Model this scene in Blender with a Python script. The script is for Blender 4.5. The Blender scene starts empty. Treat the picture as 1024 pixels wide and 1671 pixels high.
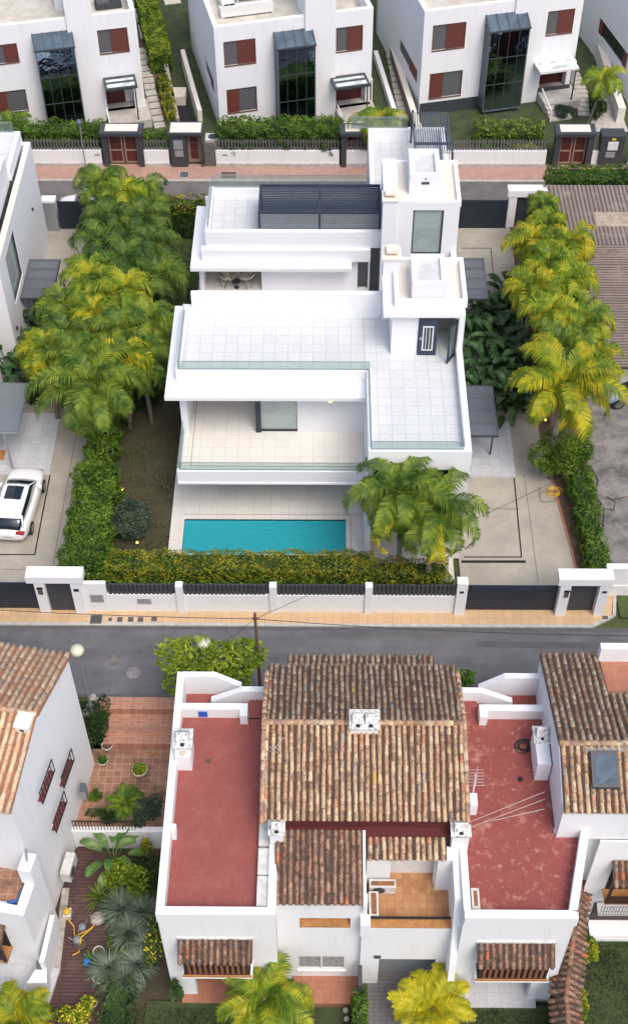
import bpy, math, random
from mathutils import Vector, Matrix
R = math.radians
sc = bpy.context.scene
# ---------------------------------------------------------------- camera
F = 2150.0; CX, CY, H = 512.0, 835.5, 50.0          # pinhole of the 1024 x 1671 photograph
def _ray(px, py): return Vector((px-CX, -(py-CY), -F))
_up = (-_ray(523, 2700)).normalized()
_d = _ray(540, -1650); _d = (_d - _up*_d.dot(_up)).normalized()
_r = _d.cross(_up)
ROT = Matrix((_r, _d, _up))                            # world = ROT @ camera
def P(px, py, z=0.0):                                  # a pixel of the photograph on the level z
    v = ROT @ _ray(px, py); t = (z-H)/v.z
    return Vector((v.x*t, v.y*t, z))
cam_d = bpy.data.cameras.new('camera'); cam = bpy.data.objects.new('camera', cam_d)
sc.collection.objects.link(cam); sc.camera = cam
cam.matrix_world = Matrix.Translation((0, 0, H)) @ ROT.to_4x4()
cam_d.sensor_fit = 'VERTICAL'; cam_d.sensor_height = 24.0; cam_d.lens = 24.0*F/1671.0
cam_d.clip_end = 2000
# ---------------------------------------------------------------- light
w = bpy.data.worlds.new('World'); sc.world = w; w.use_nodes = True
nt = w.node_tree; sky = nt.nodes.new('ShaderNodeTexSky'); sky.sky_type = 'NISHITA'; sky.sun_disc = False
SUN_EL, SUN_AZ = 59, 150                               # azimuth from +Y, clockwise
sky.sun_elevation = R(SUN_EL); sky.sun_rotation = R(SUN_AZ)
sky.air_density = 1.0; sky.dust_density = 4.0; sky.ozone_density = 1.0
nt.links.new(sky.outputs[0], nt.nodes['Background'].inputs[0]); nt.nodes['Background'].inputs[1].default_value = 0.15
sd = bpy.data.lights.new('sun', 'SUN'); so = bpy.data.objects.new('sun', sd); sc.collection.objects.link(so)
sd.energy = 1.15; sd.angle = R(26); sd.color = (1.0, 0.955, 0.89)
sv = Vector((math.sin(R(SUN_AZ))*math.cos(R(SUN_EL)), math.cos(R(SUN_AZ))*math.cos(R(SUN_EL)), math.sin(R(SUN_EL))))
so.rotation_euler = sv.to_track_quat('Z', 'Y').to_euler(); so.location = (0, 40, 60)
sc.view_settings.view_transform = 'Standard'; sc.view_settings.look = 'None'; sc.view_settings.gamma = 1
sc.view_settings.exposure = 0.54
sc.render.resolution_x = 627; sc.render.resolution_y = 1024

rnd = random.Random(7)
# ---------------------------------------------------------------- materials
MATS = {}
def _new(name):
    m = bpy.data.materials.new(name); m.use_nodes = True; n = m.node_tree
    return m, n, n.nodes['Principled BSDF']
def ramp(n, fac, stops, interp='LINEAR'):
    r = n.nodes.new('ShaderNodeValToRGB'); r.color_ramp.interpolation = interp
    e = r.color_ramp.elements
    while len(e) > 1: e.remove(e[-1])
    e[0].position = stops[0][0]; e[0].color = (*stops[0][1], 1)
    for p, c in stops[1:]:
        k = e.new(p); k.color = (*c, 1)
    n.links.new(fac, r.inputs[0]); return r.outputs[0]
def noise(n, scale, detail=4, rough=.6, obj=None, dist=0):
    t = n.nodes.new('ShaderNodeTexNoise'); t.inputs['Scale'].default_value = scale
    t.inputs['Detail'].default_value = detail; t.inputs['Roughness'].default_value = rough
    t.inputs['Distortion'].default_value = dist
    n.links.new(obj or geo(n), t.inputs['Vector']); return t.outputs['Fac']
def geo(n):
    g = n.nodes.get('Geometry') or n.nodes.new('ShaderNodeNewGeometry'); return g.outputs['Position']
def mixc(n, fac, a, b, mode='MIX'):
    m = n.nodes.new('ShaderNodeMix'); m.data_type = 'RGBA'; m.blend_type = mode
    for i, v in ((0, fac), (6, a), (7, b)):
        if isinstance(v, (int, float)): m.inputs[i].default_value = v
        elif isinstance(v, tuple): m.inputs[i].default_value = (*v, 1)
        else: n.links.new(v, m.inputs[i])
    return m.outputs[2]
def bump(n, b, h, strength=.3, dist=.02):
    k = n.nodes.new('ShaderNodeBump'); k.inputs['Strength'].default_value = strength; k.inputs['Distance'].default_value = dist
    n.links.new(h, k.inputs['Height']); n.links.new(k.outputs[0], b.inputs['Normal'])
def plain(name, c, rough=.7, metal=0, var=.12, scale=3, c2=None, fine=None, emit=None):
    m, n, b = _new(name)
    c2 = c2 or tuple(x*(1-var) for x in c)
    f = noise(n, scale, 6, .65)
    col = ramp(n, f, [(.35, c2), (.62, c)])
    if fine:
        f2 = noise(n, fine[0], 3, .7); col = mixc(n, fine[1], col, ramp(n, f2, [(.3, (0.25,)*3), (.7, (.75,)*3)]), 'OVERLAY')
    n.links.new(col, b.inputs['Base Color']); b.inputs['Roughness'].default_value = rough; b.inputs['Metallic'].default_value = metal
    if emit: b.inputs['Emission Color'].default_value = (*emit[0], 1); b.inputs['Emission Strength'].default_value = emit[1]
    MATS[name] = m; return m
def stucco(name, c, dirt, amount=.35, scale=1.2, lo=.55, hi=.8):
    m, n, b = _new(name)
    mp = n.nodes.new('ShaderNodeMapping'); mp.inputs['Scale'].default_value = (2.2, 2.2, .30); n.links.new(geo(n), mp.inputs[0])
    f = noise(n, scale, 8, .7, mp.outputs[0]); f2 = noise(n, 14, 4, .7)
    st = ramp(n, f, [(lo, (0, 0, 0)), (hi, (1, 1, 1))])
    mm = n.nodes.new('ShaderNodeMath'); mm.operation = 'MULTIPLY'; n.links.new(st, mm.inputs[0]); mm.inputs[1].default_value = amount
    base = ramp(n, f2, [(.3, tuple(x*.95 for x in c)), (.7, c)])
    n.links.new(mixc(n, mm.outputs[0], base, dirt), b.inputs['Base Color']); b.inputs['Roughness'].default_value = .85
    bump(n, b, f2, .25, .01)
    MATS[name] = m; return m
def brick(name, c1, c2, mortar, w, h, ms=.02, offset=0, rot=0, rough=.75, stain=None, plane='xy', bstr=.3, blot=0):
    m, n, b = _new(name)
    mp = n.nodes.new('ShaderNodeMapping'); n.links.new(geo(n), mp.inputs[0])
    rx = 90 if plane == 'xz' else 0
    mp.inputs['Rotation'].default_value = (R(-rx), 0, R(rot))
    t = n.nodes.new('ShaderNodeTexBrick'); t.offset = offset; t.inputs['Scale'].default_value = 1
    t.inputs['Brick Width'].default_value = w; t.inputs['Row Height'].default_value = h; t.inputs['Mortar Size'].default_value = ms
    t.inputs['Mortar Smooth'].default_value = .2
    t.inputs['Color1'].default_value = (*c1, 1); t.inputs['Color2'].default_value = (*c2, 1); t.inputs['Mortar'].default_value = (*mortar, 1)
    n.links.new(mp.outputs[0], t.inputs[0])
    col = t.outputs['Color']
    f = noise(n, 1.1, 7, .7)
    if stain: col = mixc(n, ramp(n, f, [(stain[1], (0, 0, 0)), (stain[2], (.85,)*3)]), col, stain[0])
    if blot: col = mixc(n, ramp(n, noise(n, 3.2, 5, .7), [(.56, (0, 0, 0)), (.66, (blot,)*3)]), col, (.52, .30, .22))
    f3 = noise(n, 9, 5, .75); col = mixc(n, .35, col, ramp(n, f3, [(.3, (.3,)*3), (.7, (.7,)*3)]), 'OVERLAY')
    n.links.new(col, b.inputs['Base Color']); b.inputs['Roughness'].default_value = rough
    bump(n, b, t.outputs['Fac'], -bstr, .01)
    MATS[name] = m; return m
def island(name, stops, rough=.8, fine=None, trans=0, stain=None):
    m, n, b = _new(name)
    geo(n); g = n.nodes['Geometry']
    col = ramp(n, g.outputs['Random Per Island'], stops)
    if stain:
        f = noise(n, stain[1], 6, .75); col = mixc(n, ramp(n, f, [(stain[2], (0, 0, 0)), (stain[3], (.9,)*3)]), col, stain[0])
    if fine:
        f2 = noise(n, fine[0], 4, .8); col = mixc(n, fine[1], col, ramp(n, f2, [(.3, (.2,)*3), (.7, (.8,)*3)]), 'OVERLAY')
    n.links.new(col, b.inputs['Base Color']); b.inputs['Roughness'].default_value = rough
    if trans:
        b.inputs['Specular IOR Level'].default_value = .25
        tr = n.nodes.new('ShaderNodeBsdfTranslucent'); n.links.new(col, tr.inputs[0])
        mx = n.nodes.new('ShaderNodeMixShader'); mx.inputs[0].default_value = trans
        n.links.new(b.outputs[0], mx.inputs[1]); n.links.new(tr.outputs[0], mx.inputs[2])
        n.links.new(mx.outputs[0], n.nodes['Material Output'].inputs[0])
    MATS[name] = m; return m
def glassy(name, tint, alpha, rough=.02):
    m, n, b = _new(name)
    t = n.nodes.new('ShaderNodeBsdfTransparent'); t.inputs[0].default_value = (*tint, 1)
    g = n.nodes.new('ShaderNodeBsdfPrincipled'); g.inputs['Base Color'].default_value = (*[x*.55 for x in tint], 1); g.inputs['Roughness'].default_value = rough
    mx = n.nodes.new('ShaderNodeMixShader'); mx.inputs[0].default_value = alpha
    n.links.new(t.outputs[0], mx.inputs[1]); n.links.new(g.outputs[0], mx.inputs[2]); n.links.new(mx.outputs[0], n.nodes['Material Output'].inputs[0])
    MATS[name] = m; return m
def water(name):
    m, n, b = _new(name)
    t = n.nodes.new('ShaderNodeBsdfTransparent'); t.inputs[0].default_value = (.45, .9, .93, 1)
    g = n.nodes.new('ShaderNodeBsdfPrincipled'); g.inputs['Base Color'].default_value = (.06, .60, .70, 1); g.inputs['Roughness'].default_value = .04
    k = n.nodes.new('ShaderNodeBump'); k.inputs['Strength'].default_value = .8; k.inputs['Distance'].default_value = .12
    f = noise(n, 4, 4, .6); n.links.new(f, k.inputs['Height']); n.links.new(k.outputs[0], g.inputs['Normal'])
    mx = n.nodes.new('ShaderNodeMixShader'); mx.inputs[0].default_value = .42
    n.links.new(t.outputs[0], mx.inputs[1]); n.links.new(g.outputs[0], mx.inputs[2]); n.links.new(mx.outputs[0], n.nodes['Material Output'].inputs[0])
    MATS[name] = m
def windowglass(name, c, streak=(.25, .35, .45)):
    m, n, b = _new(name)
    f = noise(n, .55, 5, .6, dist=.6)
    n.links.new(ramp(n, f, [(.40, c), (.52, tuple(x*1.8 for x in c)), (.60, c)]), b.inputs['Base Color'])  # lighter cloudy bands in the glass colour stand in for soft reflections
    b.inputs['Roughness'].default_value = .04; b.inputs['Specular IOR Level'].default_value = .9; b.inputs['Metallic'].default_value = .0
    k = n.nodes.new('ShaderNodeBump'); k.inputs['Strength'].default_value = .12; k.inputs['Distance'].default_value = .1
    f2 = noise(n, .9, 3); n.links.new(f2, k.inputs['Height']); n.links.new(k.outputs[0], b.inputs['Normal'])
    MATS[name] = m

stucco('white', (.80, .80, .81), (.60, .59, .56), .22)
stucco('white_old', (.80, .80, .81), (.44, .41, .37), .36, 1.3, .52, .85)
stucco('white_mossy', (.74, .74, .73), (.12, .11, .08), .9, 5, .46, .66)
stucco('cream', (.70, .66, .58), (.45, .41, .35), .35, 2)
brick('roof_tile_white', (.60, .61, .62), (.56, .575, .58), (.42, .43, .44), .61, .61, .014, bstr=.1, stain=((.50, .505, .50), .5, .8))
brick('deck_tile', (.66, .63, .58), (.62, .59, .54), (.44, .42, .39), .9, .9, .008, bstr=.1)
brick('cream_tile', (.72, .69, .63), (.68, .65, .59), (.50, .47, .42), .61, .61, .008, bstr=.1)
brick('grey_tile', (.50, .51, .53), (.45, .46, .48), (.36, .37, .38), .5, .5, .010, bstr=.2)
plain('concrete', (.40, .365, .305), .9, c2=(.30, .275, .235), scale=.5, fine=(9, .2))
plain('cream_floor', (.60, .56, .48), .9, c2=(.46, .42, .35), scale=1.2, fine=(20, .3))
plain('asphalt', (.135, .135, .145), .9, c2=(.085, .085, .092), scale=.8, fine=(25, .55))
def road(name, c, c2):
    m, n, b = _new(name); mp = n.nodes.new('ShaderNodeMapping'); mp.inputs['Scale'].default_value = (.10, 1.1, 1); n.links.new(geo(n), mp.inputs[0])
    f = noise(n, 1.0, 5, .6, mp.outputs[0]); g = noise(n, .8, 6, .7); h = noise(n, 24, 3, .8)
    col = mixc(n, .5, ramp(n, f, [(.35, c2), (.62, c)]), ramp(n, g, [(.35, c2), (.62, c)]))
    col = mixc(n, .6, col, ramp(n, h, [(.3, (.25,)*3), (.7, (.75,)*3)]), 'OVERLAY')
    n.links.new(col, b.inputs['Base Color']); b.inputs['Roughness'].default_value = .9; bump(n, b, h, .4, .01); MATS[name] = m
road('asphalt', (.155, .155, .160), (.085, .085, .090))
plain('asphalt_patch', (.105, .105, .112), .9, c2=(.085, .085, .09), scale=2, fine=(25, .5))
plain('asphalt_warm', (.155, .14, .135), .9, c2=(.10, .092, .09), scale=.6, fine=(25, .5))
plain('asphalt_old', (.25, .23, .225), .95, c2=(.10, .095, .09), scale=.9, fine=(14, .6))
brick('sidewalk_tan', (.58, .39, .22), (.52, .35, .20), (.42, .28, .17), .4, .4, .012, stain=((.45, .33, .22), .55, .8))
brick('sidewalk_pink', (.42, .26, .205), (.36, .215, .175), (.36, .2, .16), .4, .4, .012, stain=((.42, .26, .2), .5, .8))
plain('kerb', (.50, .49, .47), .9, c2=(.36, .35, .33))
brick('red_terrace', (.275, .074, .060), (.262, .070, .056), (.24, .064, .052), .28, .28, .005, stain=((.35, .115, .09), .48, .85), bstr=.08)
brick('red_terrace_worn', (.265, .062, .052), (.25, .058, .048), (.22, .055, .045), .28, .28, .005, stain=((.50, .25, .18), .56, .72), bstr=.08, blot=.5)
brick('terracotta', (.36, .18, .105), (.27, .13, .08), (.40, .27, .19), .33, .33, .022, stain=((.10, .06, .04), .44, .66))
brick('terracotta_fine', (.40, .17, .10), (.34, .14, .085), (.28, .13, .08), .3, .3, .012, stain=((.50, .30, .18), .6, .8))
brick('ochre_tile', (.50, .27, .12), (.38, .18, .08), (.33, .17, .08), .3, .3, .012, stain=((.30, .14, .06), .5, .7))
brick('step_tile', (.46, .23, .15), (.36, .16, .10), (.48, .30, .22), .28, .14, .012, stain=((.28, .15, .1), .55, .8))
brick('grey_drive', (.20, .185, .19), (.16, .145, .15), (.10, .09, .095), .5, .16, .012, offset=.5)
brick('wood_deck', (.105, .050, .045), (.080, .038, .035), (.035, .018, .016), 3.0, .15, .022, offset=.5, stain=((.15, .085, .07), .5, .8))
brick('rib_roof_up', (.26, .205, .165), (.21, .165, .135), (.085, .065, .055), .24, 30, .055, stain=((.33, .28, .22), .52, .75), bstr=.8)
brick('rib_roof_side', (.25, .195, .16), (.20, .16, .13), (.085, .065, .055), 30, .21, .05, stain=((.32, .26, .21), .52, .75), bstr=.8)
plain('soil', (.115, .080, .052), .95, c2=(.07, .048, .032), scale=2.5, fine=(12, .5))
plain('lawn_dry', (.075, .058, .034), .95, c2=(.045, .042, .022), scale=1.2, fine=(18, .6))
plain('lawn', (.075, .105, .026), .95, c2=(.048, .060, .020), scale=1.5, fine=(18, .6))
plain('lawn_deep', (.055, .076, .026), .95, c2=(.032, .042, .018), scale=1.4, fine=(22, .7))
plain('navy', (.020, .030, .048), .45, var=.25)
plain('navy_blue', (.022, .040, .075), .4, var=.2)
plain('charcoal', (.050, .056, .065), .5, var=.2)
plain('slate', (.095, .115, .145), .5, var=.2)
plain('louvre', (.032, .045, .065), .5, var=.15)
plain('grey_metal', (.35, .37, .38), .4, .3)
plain('white_metal', (.75, .76, .76), .4)
plain('ac_white', (.66, .66, .63), .5, c2=(.5, .49, .45))
plain('rust', (.34, .13, .05), .9, c2=(.16, .08, .05), scale=6)
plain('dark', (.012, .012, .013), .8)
plain('interior', (.34, .31, .27), .9)
plain('dark_wood_and_shade', (.045, .020, .015), .6, c2=(.025, .012, .01))  # dark wood parts; also colours the shade in balcony floors and porch
plain('door_wood', (.110, .022, .018), .5, c2=(.07, .015, .012), scale=8)
plain('shutter_red', (.150, .040, .030), .6, c2=(.11, .03, .024), scale=10)
plain('shutter_frame', (.22, .09, .05), .6)
plain('screen_grey', (.115, .115, .12), .6, c2=(.09, .09, .095), scale=12)
plain('wood_pale', (.34, .24, .18), .7, c2=(.24, .16, .12), scale=6)
plain('orange_sill', (.46, .22, .07), .8, c2=(.34, .15, .05), scale=5)
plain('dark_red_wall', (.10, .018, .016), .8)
plain('fence_grey', (.155, .15, .145), .8, c2=(.10, .095, .09), scale=8)
plain('trunk', (.22, .18, .145), .95, c2=(.12, .095, .075), scale=7)
plain('trunk_pink', (.33, .27, .25), .95, c2=(.2, .16, .14), scale=7)
plain('pole_wood', (.15, .08, .055), .95, c2=(.08, .045, .03), scale=6)
plain('globe', (.60, .60, .44), .35, c2=(.6, .6, .46))
plain('steel_pole', (.30, .31, .31), .5, .3)
plain('manhole', (.11, .105, .10), .7, .4, c2=(.07, .065, .06), scale=12)
plain('brown_cover', (.13, .085, .065), .8, c2=(.09, .06, .05), scale=12)
plain('slate_cover', (.10, .11, .13), .7)
plain('car_white', (.80, .80, .79), .18, var=.02)
plain('car_blue', (.22, .28, .34), .2, var=.05)
plain('tyre', (.02, .02, .02), .8)
plain('rim', (.35, .35, .36), .3, .8)
plain('tail_red', (.35, .02, .02), .25)
plain('plate', (.55, .55, .52), .4)
plain('pot_white', (.60, .57, .50), .8, c2=(.42, .39, .33), scale=5)
plain('pot_dark', (.10, .085, .075), .7)
plain('yellow', (.70, .42, .03), .5)
plain('blue', (.02, .12, .50), .4)
plain('blue_bright', (.02, .20, .62), .35)
plain('cushion', (.60, .52, .42), .9)
plain('sofa_white', (.72, .72, .70), .9)
plain('patch_tan', (.42, .35, .26), .9, c2=(.28, .22, .17), scale=3)
plain('roof_grey', (.60, .60, .60), .9, c2=(.50, .50, .50), scale=2)
plain('stone', (.46, .42, .37), .95, c2=(.28, .25, .21), scale=4)
plain('step_stone', (.50, .47, .43), .9, c2=(.38, .35, .31), scale=3)
plain('cable', (.03, .03, .03), .7)
plain('wire_white', (.5, .45, .42), .7)
plain('grey_plastic', (.22, .24, .26), .5)
plain('lamp_lit', (.9, .7, .3), .5, emit=((1.0, .62, .14), 1.6))
plain('solar', (.03, .035, .04), .25)
brick('pool_tile', (.32, .82, .87), (.28, .78, .84), (.10, .52, .62), .30, .30, .012, bstr=.05)
plain('curtain', (.42, .42, .42), .9, c2=(.16, .16, .16), scale=9)
windowglass('glass_dark', (.006, .011, .015))
m_, n_, b_ = _new('glass_mirror'); b_.inputs['Base Color'].default_value = (.27, .35, .45, 1); b_.inputs['Metallic'].default_value = 1; b_.inputs['Roughness'].default_value = .04; bump(n_, b_, noise(n_, .7, 3), .35, .12); MATS['glass_mirror'] = m_
windowglass('glass_blue', (.035, .06, .085))
windowglass('glass_green', (.30, .36, .34)); MATS['glass_green'].node_tree.nodes['Color Ramp'].color_ramp.elements[1].color = (.36, .42, .40, 1)
windowglass('glass_pool', (.06, .075, .07))
windowglass('canopy_glass', (.40, .44, .42))
windowglass('skylight', (.05, .07, .095)); MATS['skylight'].node_tree.nodes['Principled BSDF'].inputs['Roughness'].default_value = .5; MATS['skylight'].node_tree.nodes['Principled BSDF'].inputs['Specular IOR Level'].default_value = .2
glassy('rail_glass', (.84, .91, .89), .13)
glassy('canopy_clear', (.55, .62, .68), .45)
glassy('canopy_dark', (.50, .53, .60), .38, .15)
water('water')
island('clay', [(0, (.40, .25, .15)), (.14, (.55, .37, .22)), (.30, (.28, .16, .10)), (.46, (.62, .45, .27)), (.60, (.43, .23, .13)), (.72, (.50, .36, .24)), (.84, (.64, .48, .31)), (.93, (.46, .19, .095)), (.965, (.29, .22, .18)), (.985, (.40, .33, .27)), (1, (.64, .38, .05))], .85, (11, .8), stain=((.09, .068, .05), 3.5, .50, .66))
island('clay_pale', [(0, (.56, .36, .21)), (.2, (.66, .46, .27)), (.4, (.50, .28, .16)), (.6, (.72, .54, .35)), (.8, (.46, .33, .24)), (1, (.74, .55, .34))], .85, (13, .6), stain=((.14, .10, .075), 5, .54, .70))
island('clay_dark', [(0, (.22, .12, .08)), (.2, (.36, .19, .12)), (.4, (.16, .09, .065)), (.6, (.42, .25, .16)), (.8, (.28, .13, .08)), (.93, (.30, .22, .17)), (.97, (.52, .16, .06)), (1, (.62, .33, .05))], .85, (13, .7), stain=((.055, .042, .035), 5, .46, .62))
plain('clay_pan', (.105, .062, .042), .95, c2=(.045, .032, .025), scale=7, fine=(20, .5))  # darkened so the channels between tile rows look shaded
plain('clay_pan_pale', (.36, .17, .10), .95, c2=(.20, .105, .07), scale=7, fine=(20, .5))
def leafmat(name, a, b_, c, rough=.5, trans=.3, scale=1.1, mixn=.62):
    m, n, b = _new(name); geo(n); g = n.nodes['Geometry']
    f = noise(n, scale, 3, .55); st = n.nodes.new('ShaderNodeMapRange'); st.inputs[1].default_value = .34; st.inputs[2].default_value = .68; n.links.new(f, st.inputs[0])
    mm = n.nodes.new('ShaderNodeMix'); mm.inputs[0].default_value = mixn; n.links.new(g.outputs['Random Per Island'], mm.inputs[2]); n.links.new(st.outputs[0], mm.inputs[3])
    col = ramp(n, mm.outputs[0], [(.08, a), (.45, b_), (.78, c), (1, tuple(min(1, x*1.25) for x in c))])
    n.links.new(col, b.inputs['Base Color']); b.inputs['Roughness'].default_value = rough; b.inputs['Specular IOR Level'].default_value = .25
    tr = n.nodes.new('ShaderNodeBsdfTranslucent'); n.links.new(col, tr.inputs[0])
    mx = n.nodes.new('ShaderNodeMixShader'); mx.inputs[0].default_value = trans
    n.links.new(b.outputs[0], mx.inputs[1]); n.links.new(tr.outputs[0], mx.inputs[2]); n.links.new(mx.outputs[0], n.nodes['Material Output'].inputs[0])
    MATS[name] = m; return m
leafmat('palm_green', (.035, .085, .014), (.115, .195, .024), (.26, .32, .032))
leafmat('palm_deep', (.028, .070, .016), (.075, .145, .025), (.16, .23, .036))
leafmat('palm_lime', (.060, .125, .014), (.18, .27, .020), (.42, .40, .024))
leafmat('palm_yellow', (.075, .140, .012), (.22, .28, .016), (.52, .42, .020))
leafmat('palm_gold', (.24, .26, .012), (.46, .42, .018), (.66, .56, .025))
leafmat('hedge_green', (.035, .085, .012), (.085, .165, .018), (.17, .27, .028))
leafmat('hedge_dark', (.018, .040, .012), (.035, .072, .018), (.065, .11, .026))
leafmat('hedge_gold', (.075, .120, .014), (.20, .22, .018), (.40, .33, .025))
leafmat('hedge_lime', (.085, .16, .014), (.19, .28, .020), (.36, .42, .035))
leafmat('ball_grey', (.035, .060, .040), (.060, .095, .062), (.10, .14, .09))
leafmat('broad_leaf', (.020, .055, .020), (.035, .085, .028), (.065, .13, .045), .35, .15)
leafmat('banana', (.05, .12, .03), (.10, .20, .05), (.20, .30, .10), .35, .25)
leafmat('agave', (.070, .105, .070), (.12, .165, .11), (.22, .27, .19), .6, .1)
leafmat('flower_yellow', (.50, .38, .02), (.62, .50, .03), (.75, .62, .05), .6, .2)
plain('grass_blade', (.07, .11, .03), .8, c2=(.045, .065, .022), scale=2)
leafmat('ivy', (.025, .065, .018), (.055, .11, .028), (.11, .17, .05))
M_ = MATS
# ---------------------------------------------------------------- object helpers
def tag(o, label=None, cat=None, group=None, kind=None):
    if label: o['label'] = label
    if cat: o['category'] = cat
    if group: o['group'] = group
    if kind: o['kind'] = kind
    return o
def root(name, label, cat, loc=(0, 0, 0), group=None, rz=0):
    o = bpy.data.objects.new(name, None); o.empty_display_size = .3; sc.collection.objects.link(o)
    o.location = loc; o.rotation_euler = (0, 0, rz)
    return tag(o, label, cat, group)
class MB:
    def __init__(s): s.v = []; s.f = []; s.T = None
    def add(s, vs, fs):
        k = len(s.v)
        if s.T: vs = [s.T @ Vector(v) for v in vs]
        s.v += [tuple(v) for v in vs]; s.f += [tuple(i+k for i in f) for f in fs]; return s
    def box(s, x0, x1, y0, y1, z0, z1):
        return s.add([(x0,y0,z0),(x1,y0,z0),(x1,y1,z0),(x0,y1,z0),(x0,y0,z1),(x1,y0,z1),(x1,y1,z1),(x0,y1,z1)],
                     [(0,3,2,1),(4,5,6,7),(0,1,5,4),(1,2,6,5),(2,3,7,6),(3,0,4,7)])
    def prism(s, poly, z0, z1):                            # poly: xy list counter-clockwise
        n = len(poly)
        return s.add([(p[0],p[1],z0) for p in poly]+[(p[0],p[1],z1) for p in poly],
                     [tuple(range(n))[::-1], tuple(range(n, 2*n))]+[(i,(i+1)%n,(i+1)%n+n,i+n) for i in range(n)])
    def prism_xz(s, poly, y0, y1):
        n = len(poly)
        return s.add([(p[0],y0,p[1]) for p in poly]+[(p[0],y1,p[1]) for p in poly],
                     [tuple(range(n)), tuple(range(n, 2*n))[::-1]]+[(i,i+n,(i+1)%n+n,(i+1)%n) for i in range(n)])
    def prism_yz(s, poly, x0, x1):
        n = len(poly)
        return s.add([(x0,p[0],p[1]) for p in poly]+[(x1,p[0],p[1]) for p in poly],
                     [tuple(range(n))[::-1], tuple(range(n, 2*n))]+[(i,(i+1)%n,(i+1)%n+n,i+n) for i in range(n)])
    def seg(s, p, q, th, z0, z1):                          # wall along p-q, thickness to both sides
        p = Vector(p[:2]); q = Vector(q[:2]); d = (q-p).normalized(); n = Vector((-d.y, d.x))*th/2
        return s.prism([p-n, q-n, q+n, p+n], z0, z1)
    def tube(s, pts, r, n=6, r2=None, cap=True):
        pts = [Vector(p) for p in pts]; r2 = r if r2 is None else r2; vs = []; m = len(pts)
        for i, p in enumerate(pts):
            d = (pts[min(i+1, m-1)]-pts[max(i-1, 0)]).normalized()
            a = d.orthogonal().normalized() if i == 0 else (a - d*a.dot(d)).normalized()
            b = d.cross(a); rr = r+(r2-r)*i/max(1, m-1)
            vs += [p+(a*math.cos(2*math.pi*k/n)+b*math.sin(2*math.pi*k/n))*rr for k in range(n)]
        fs = [(i*n+k, i*n+(k+1)%n, (i+1)*n+(k+1)%n, (i+1)*n+k) for i in range(m-1) for k in range(n)]
        if cap: fs += [tuple(range(n))[::-1], tuple(range((m-1)*n, m*n))]
        return s.add(vs, fs)
    def lathe(s, c, prof, n=16):
        vs = [(c[0]+r*math.cos(2*math.pi*k/n), c[1]+r*math.sin(2*math.pi*k/n), c[2]+z) for r, z in prof for k in range(n)]
        m = len(prof); fs = [(i*n+k, i*n+(k+1)%n, (i+1)*n+(k+1)%n, (i+1)*n+k) for i in range(m-1) for k in range(n)]
        return s.add(vs, fs+[tuple(range(n))[::-1], tuple(range((m-1)*n, m*n))])
    def panel(s, o, ang, L, z0, z1, th, ops=(), u0=0):     # wall with rectangular openings, front on the line o + u*dir
        d = Vector((math.cos(ang), math.sin(ang), 0)); nb = Vector((-d.y, d.x, 0)); o = Vector((o[0], o[1], 0))
        us = sorted({u0, L, *[max(u0, min(L, v)) for a in ops for v in a[:2]]}); zs = sorted({z0, z1, *[max(z0, min(z1, v)) for a in ops for v in a[2:4]]})
        def pt(u, z, t): return o+d*u+nb*t+Vector((0, 0, z))
        solid = {}
        for i in range(len(us)-1):
            for j in range(len(zs)-1):
                cu, cz = (us[i]+us[i+1])/2, (zs[j]+zs[j+1])/2
                solid[i, j] = not any(a[0] < cu < a[1] and a[2] < cz < a[3] for a in ops)
        for (i, j), k in solid.items():
            if not k: continue
            a, b, c, e = us[i], us[i+1], zs[j], zs[j+1]
            s.add([pt(a,c,0),pt(b,c,0),pt(b,e,0),pt(a,e,0)], [(0,1,2,3)]); s.add([pt(a,c,th),pt(b,c,th),pt(b,e,th),pt(a,e,th)], [(3,2,1,0)])
            for di, dj, q in ((-1,0,[(a,c),(a,e)]),(1,0,[(b,e),(b,c)]),(0,-1,[(b,c),(a,c)]),(0,1,[(a,e),(b,e)])):
                if not solid.get((i+di, j+dj), False):
                    (ua, za), (ub, zb) = q; s.add([pt(ua,za,0),pt(ub,zb,0),pt(ub,zb,th),pt(ua,za,th)], [(0,1,2,3)])
        return s
    def ob(s, name, mat, parent=None, smooth=False, local=False):
        me = bpy.data.meshes.new(name)
        vs = s.v
        if parent and not local:
            ox = Vector((0, 0, 0)); q = parent; rz = 0
            while q: ox += q.location; q = q.parent
            inv = Matrix.Rotation(-parent.rotation_euler.z, 4, 'Z') if parent.rotation_euler.z else None
            vs = [Vector(v)-ox for v in vs]
            if inv: vs = [inv @ v for v in vs]
        me.from_pydata([tuple(v) for v in vs], [], s.f); me.update()
        me.materials.append(MATS[mat])
        if smooth: me.polygons.foreach_set('use_smooth', [True]*len(me.polygons))
        o = bpy.data.objects.new(name, me); sc.collection.objects.link(o); o.parent = parent
        return o
def Bx(*a): return MB().box(*a)
def struct(name, mb, mat, kind='structure'): return tag(mb.ob(name, mat), kind=kind)
def solo(name, mb, mat, label, cat, group=None, smooth=False): return tag(mb.ob(name, mat, smooth=smooth), label, cat, group)
def dup(o, loc, rz=None, label=None):
    r = o.copy(); sc.collection.objects.link(r); r.location = loc
    if rz is not None: r.rotation_euler = (0, 0, rz)
    if label: r['label'] = label
    for c in o.children:
        k = c.copy(); sc.collection.objects.link(k); k.parent = r
        for g in c.children:
            h = g.copy(); sc.collection.objects.link(h); h.parent = k
    return r
def dirs(ang): return Vector((math.cos(ang), math.sin(ang), 0)), Vector((-math.sin(ang), math.cos(ang), 0))
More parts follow.
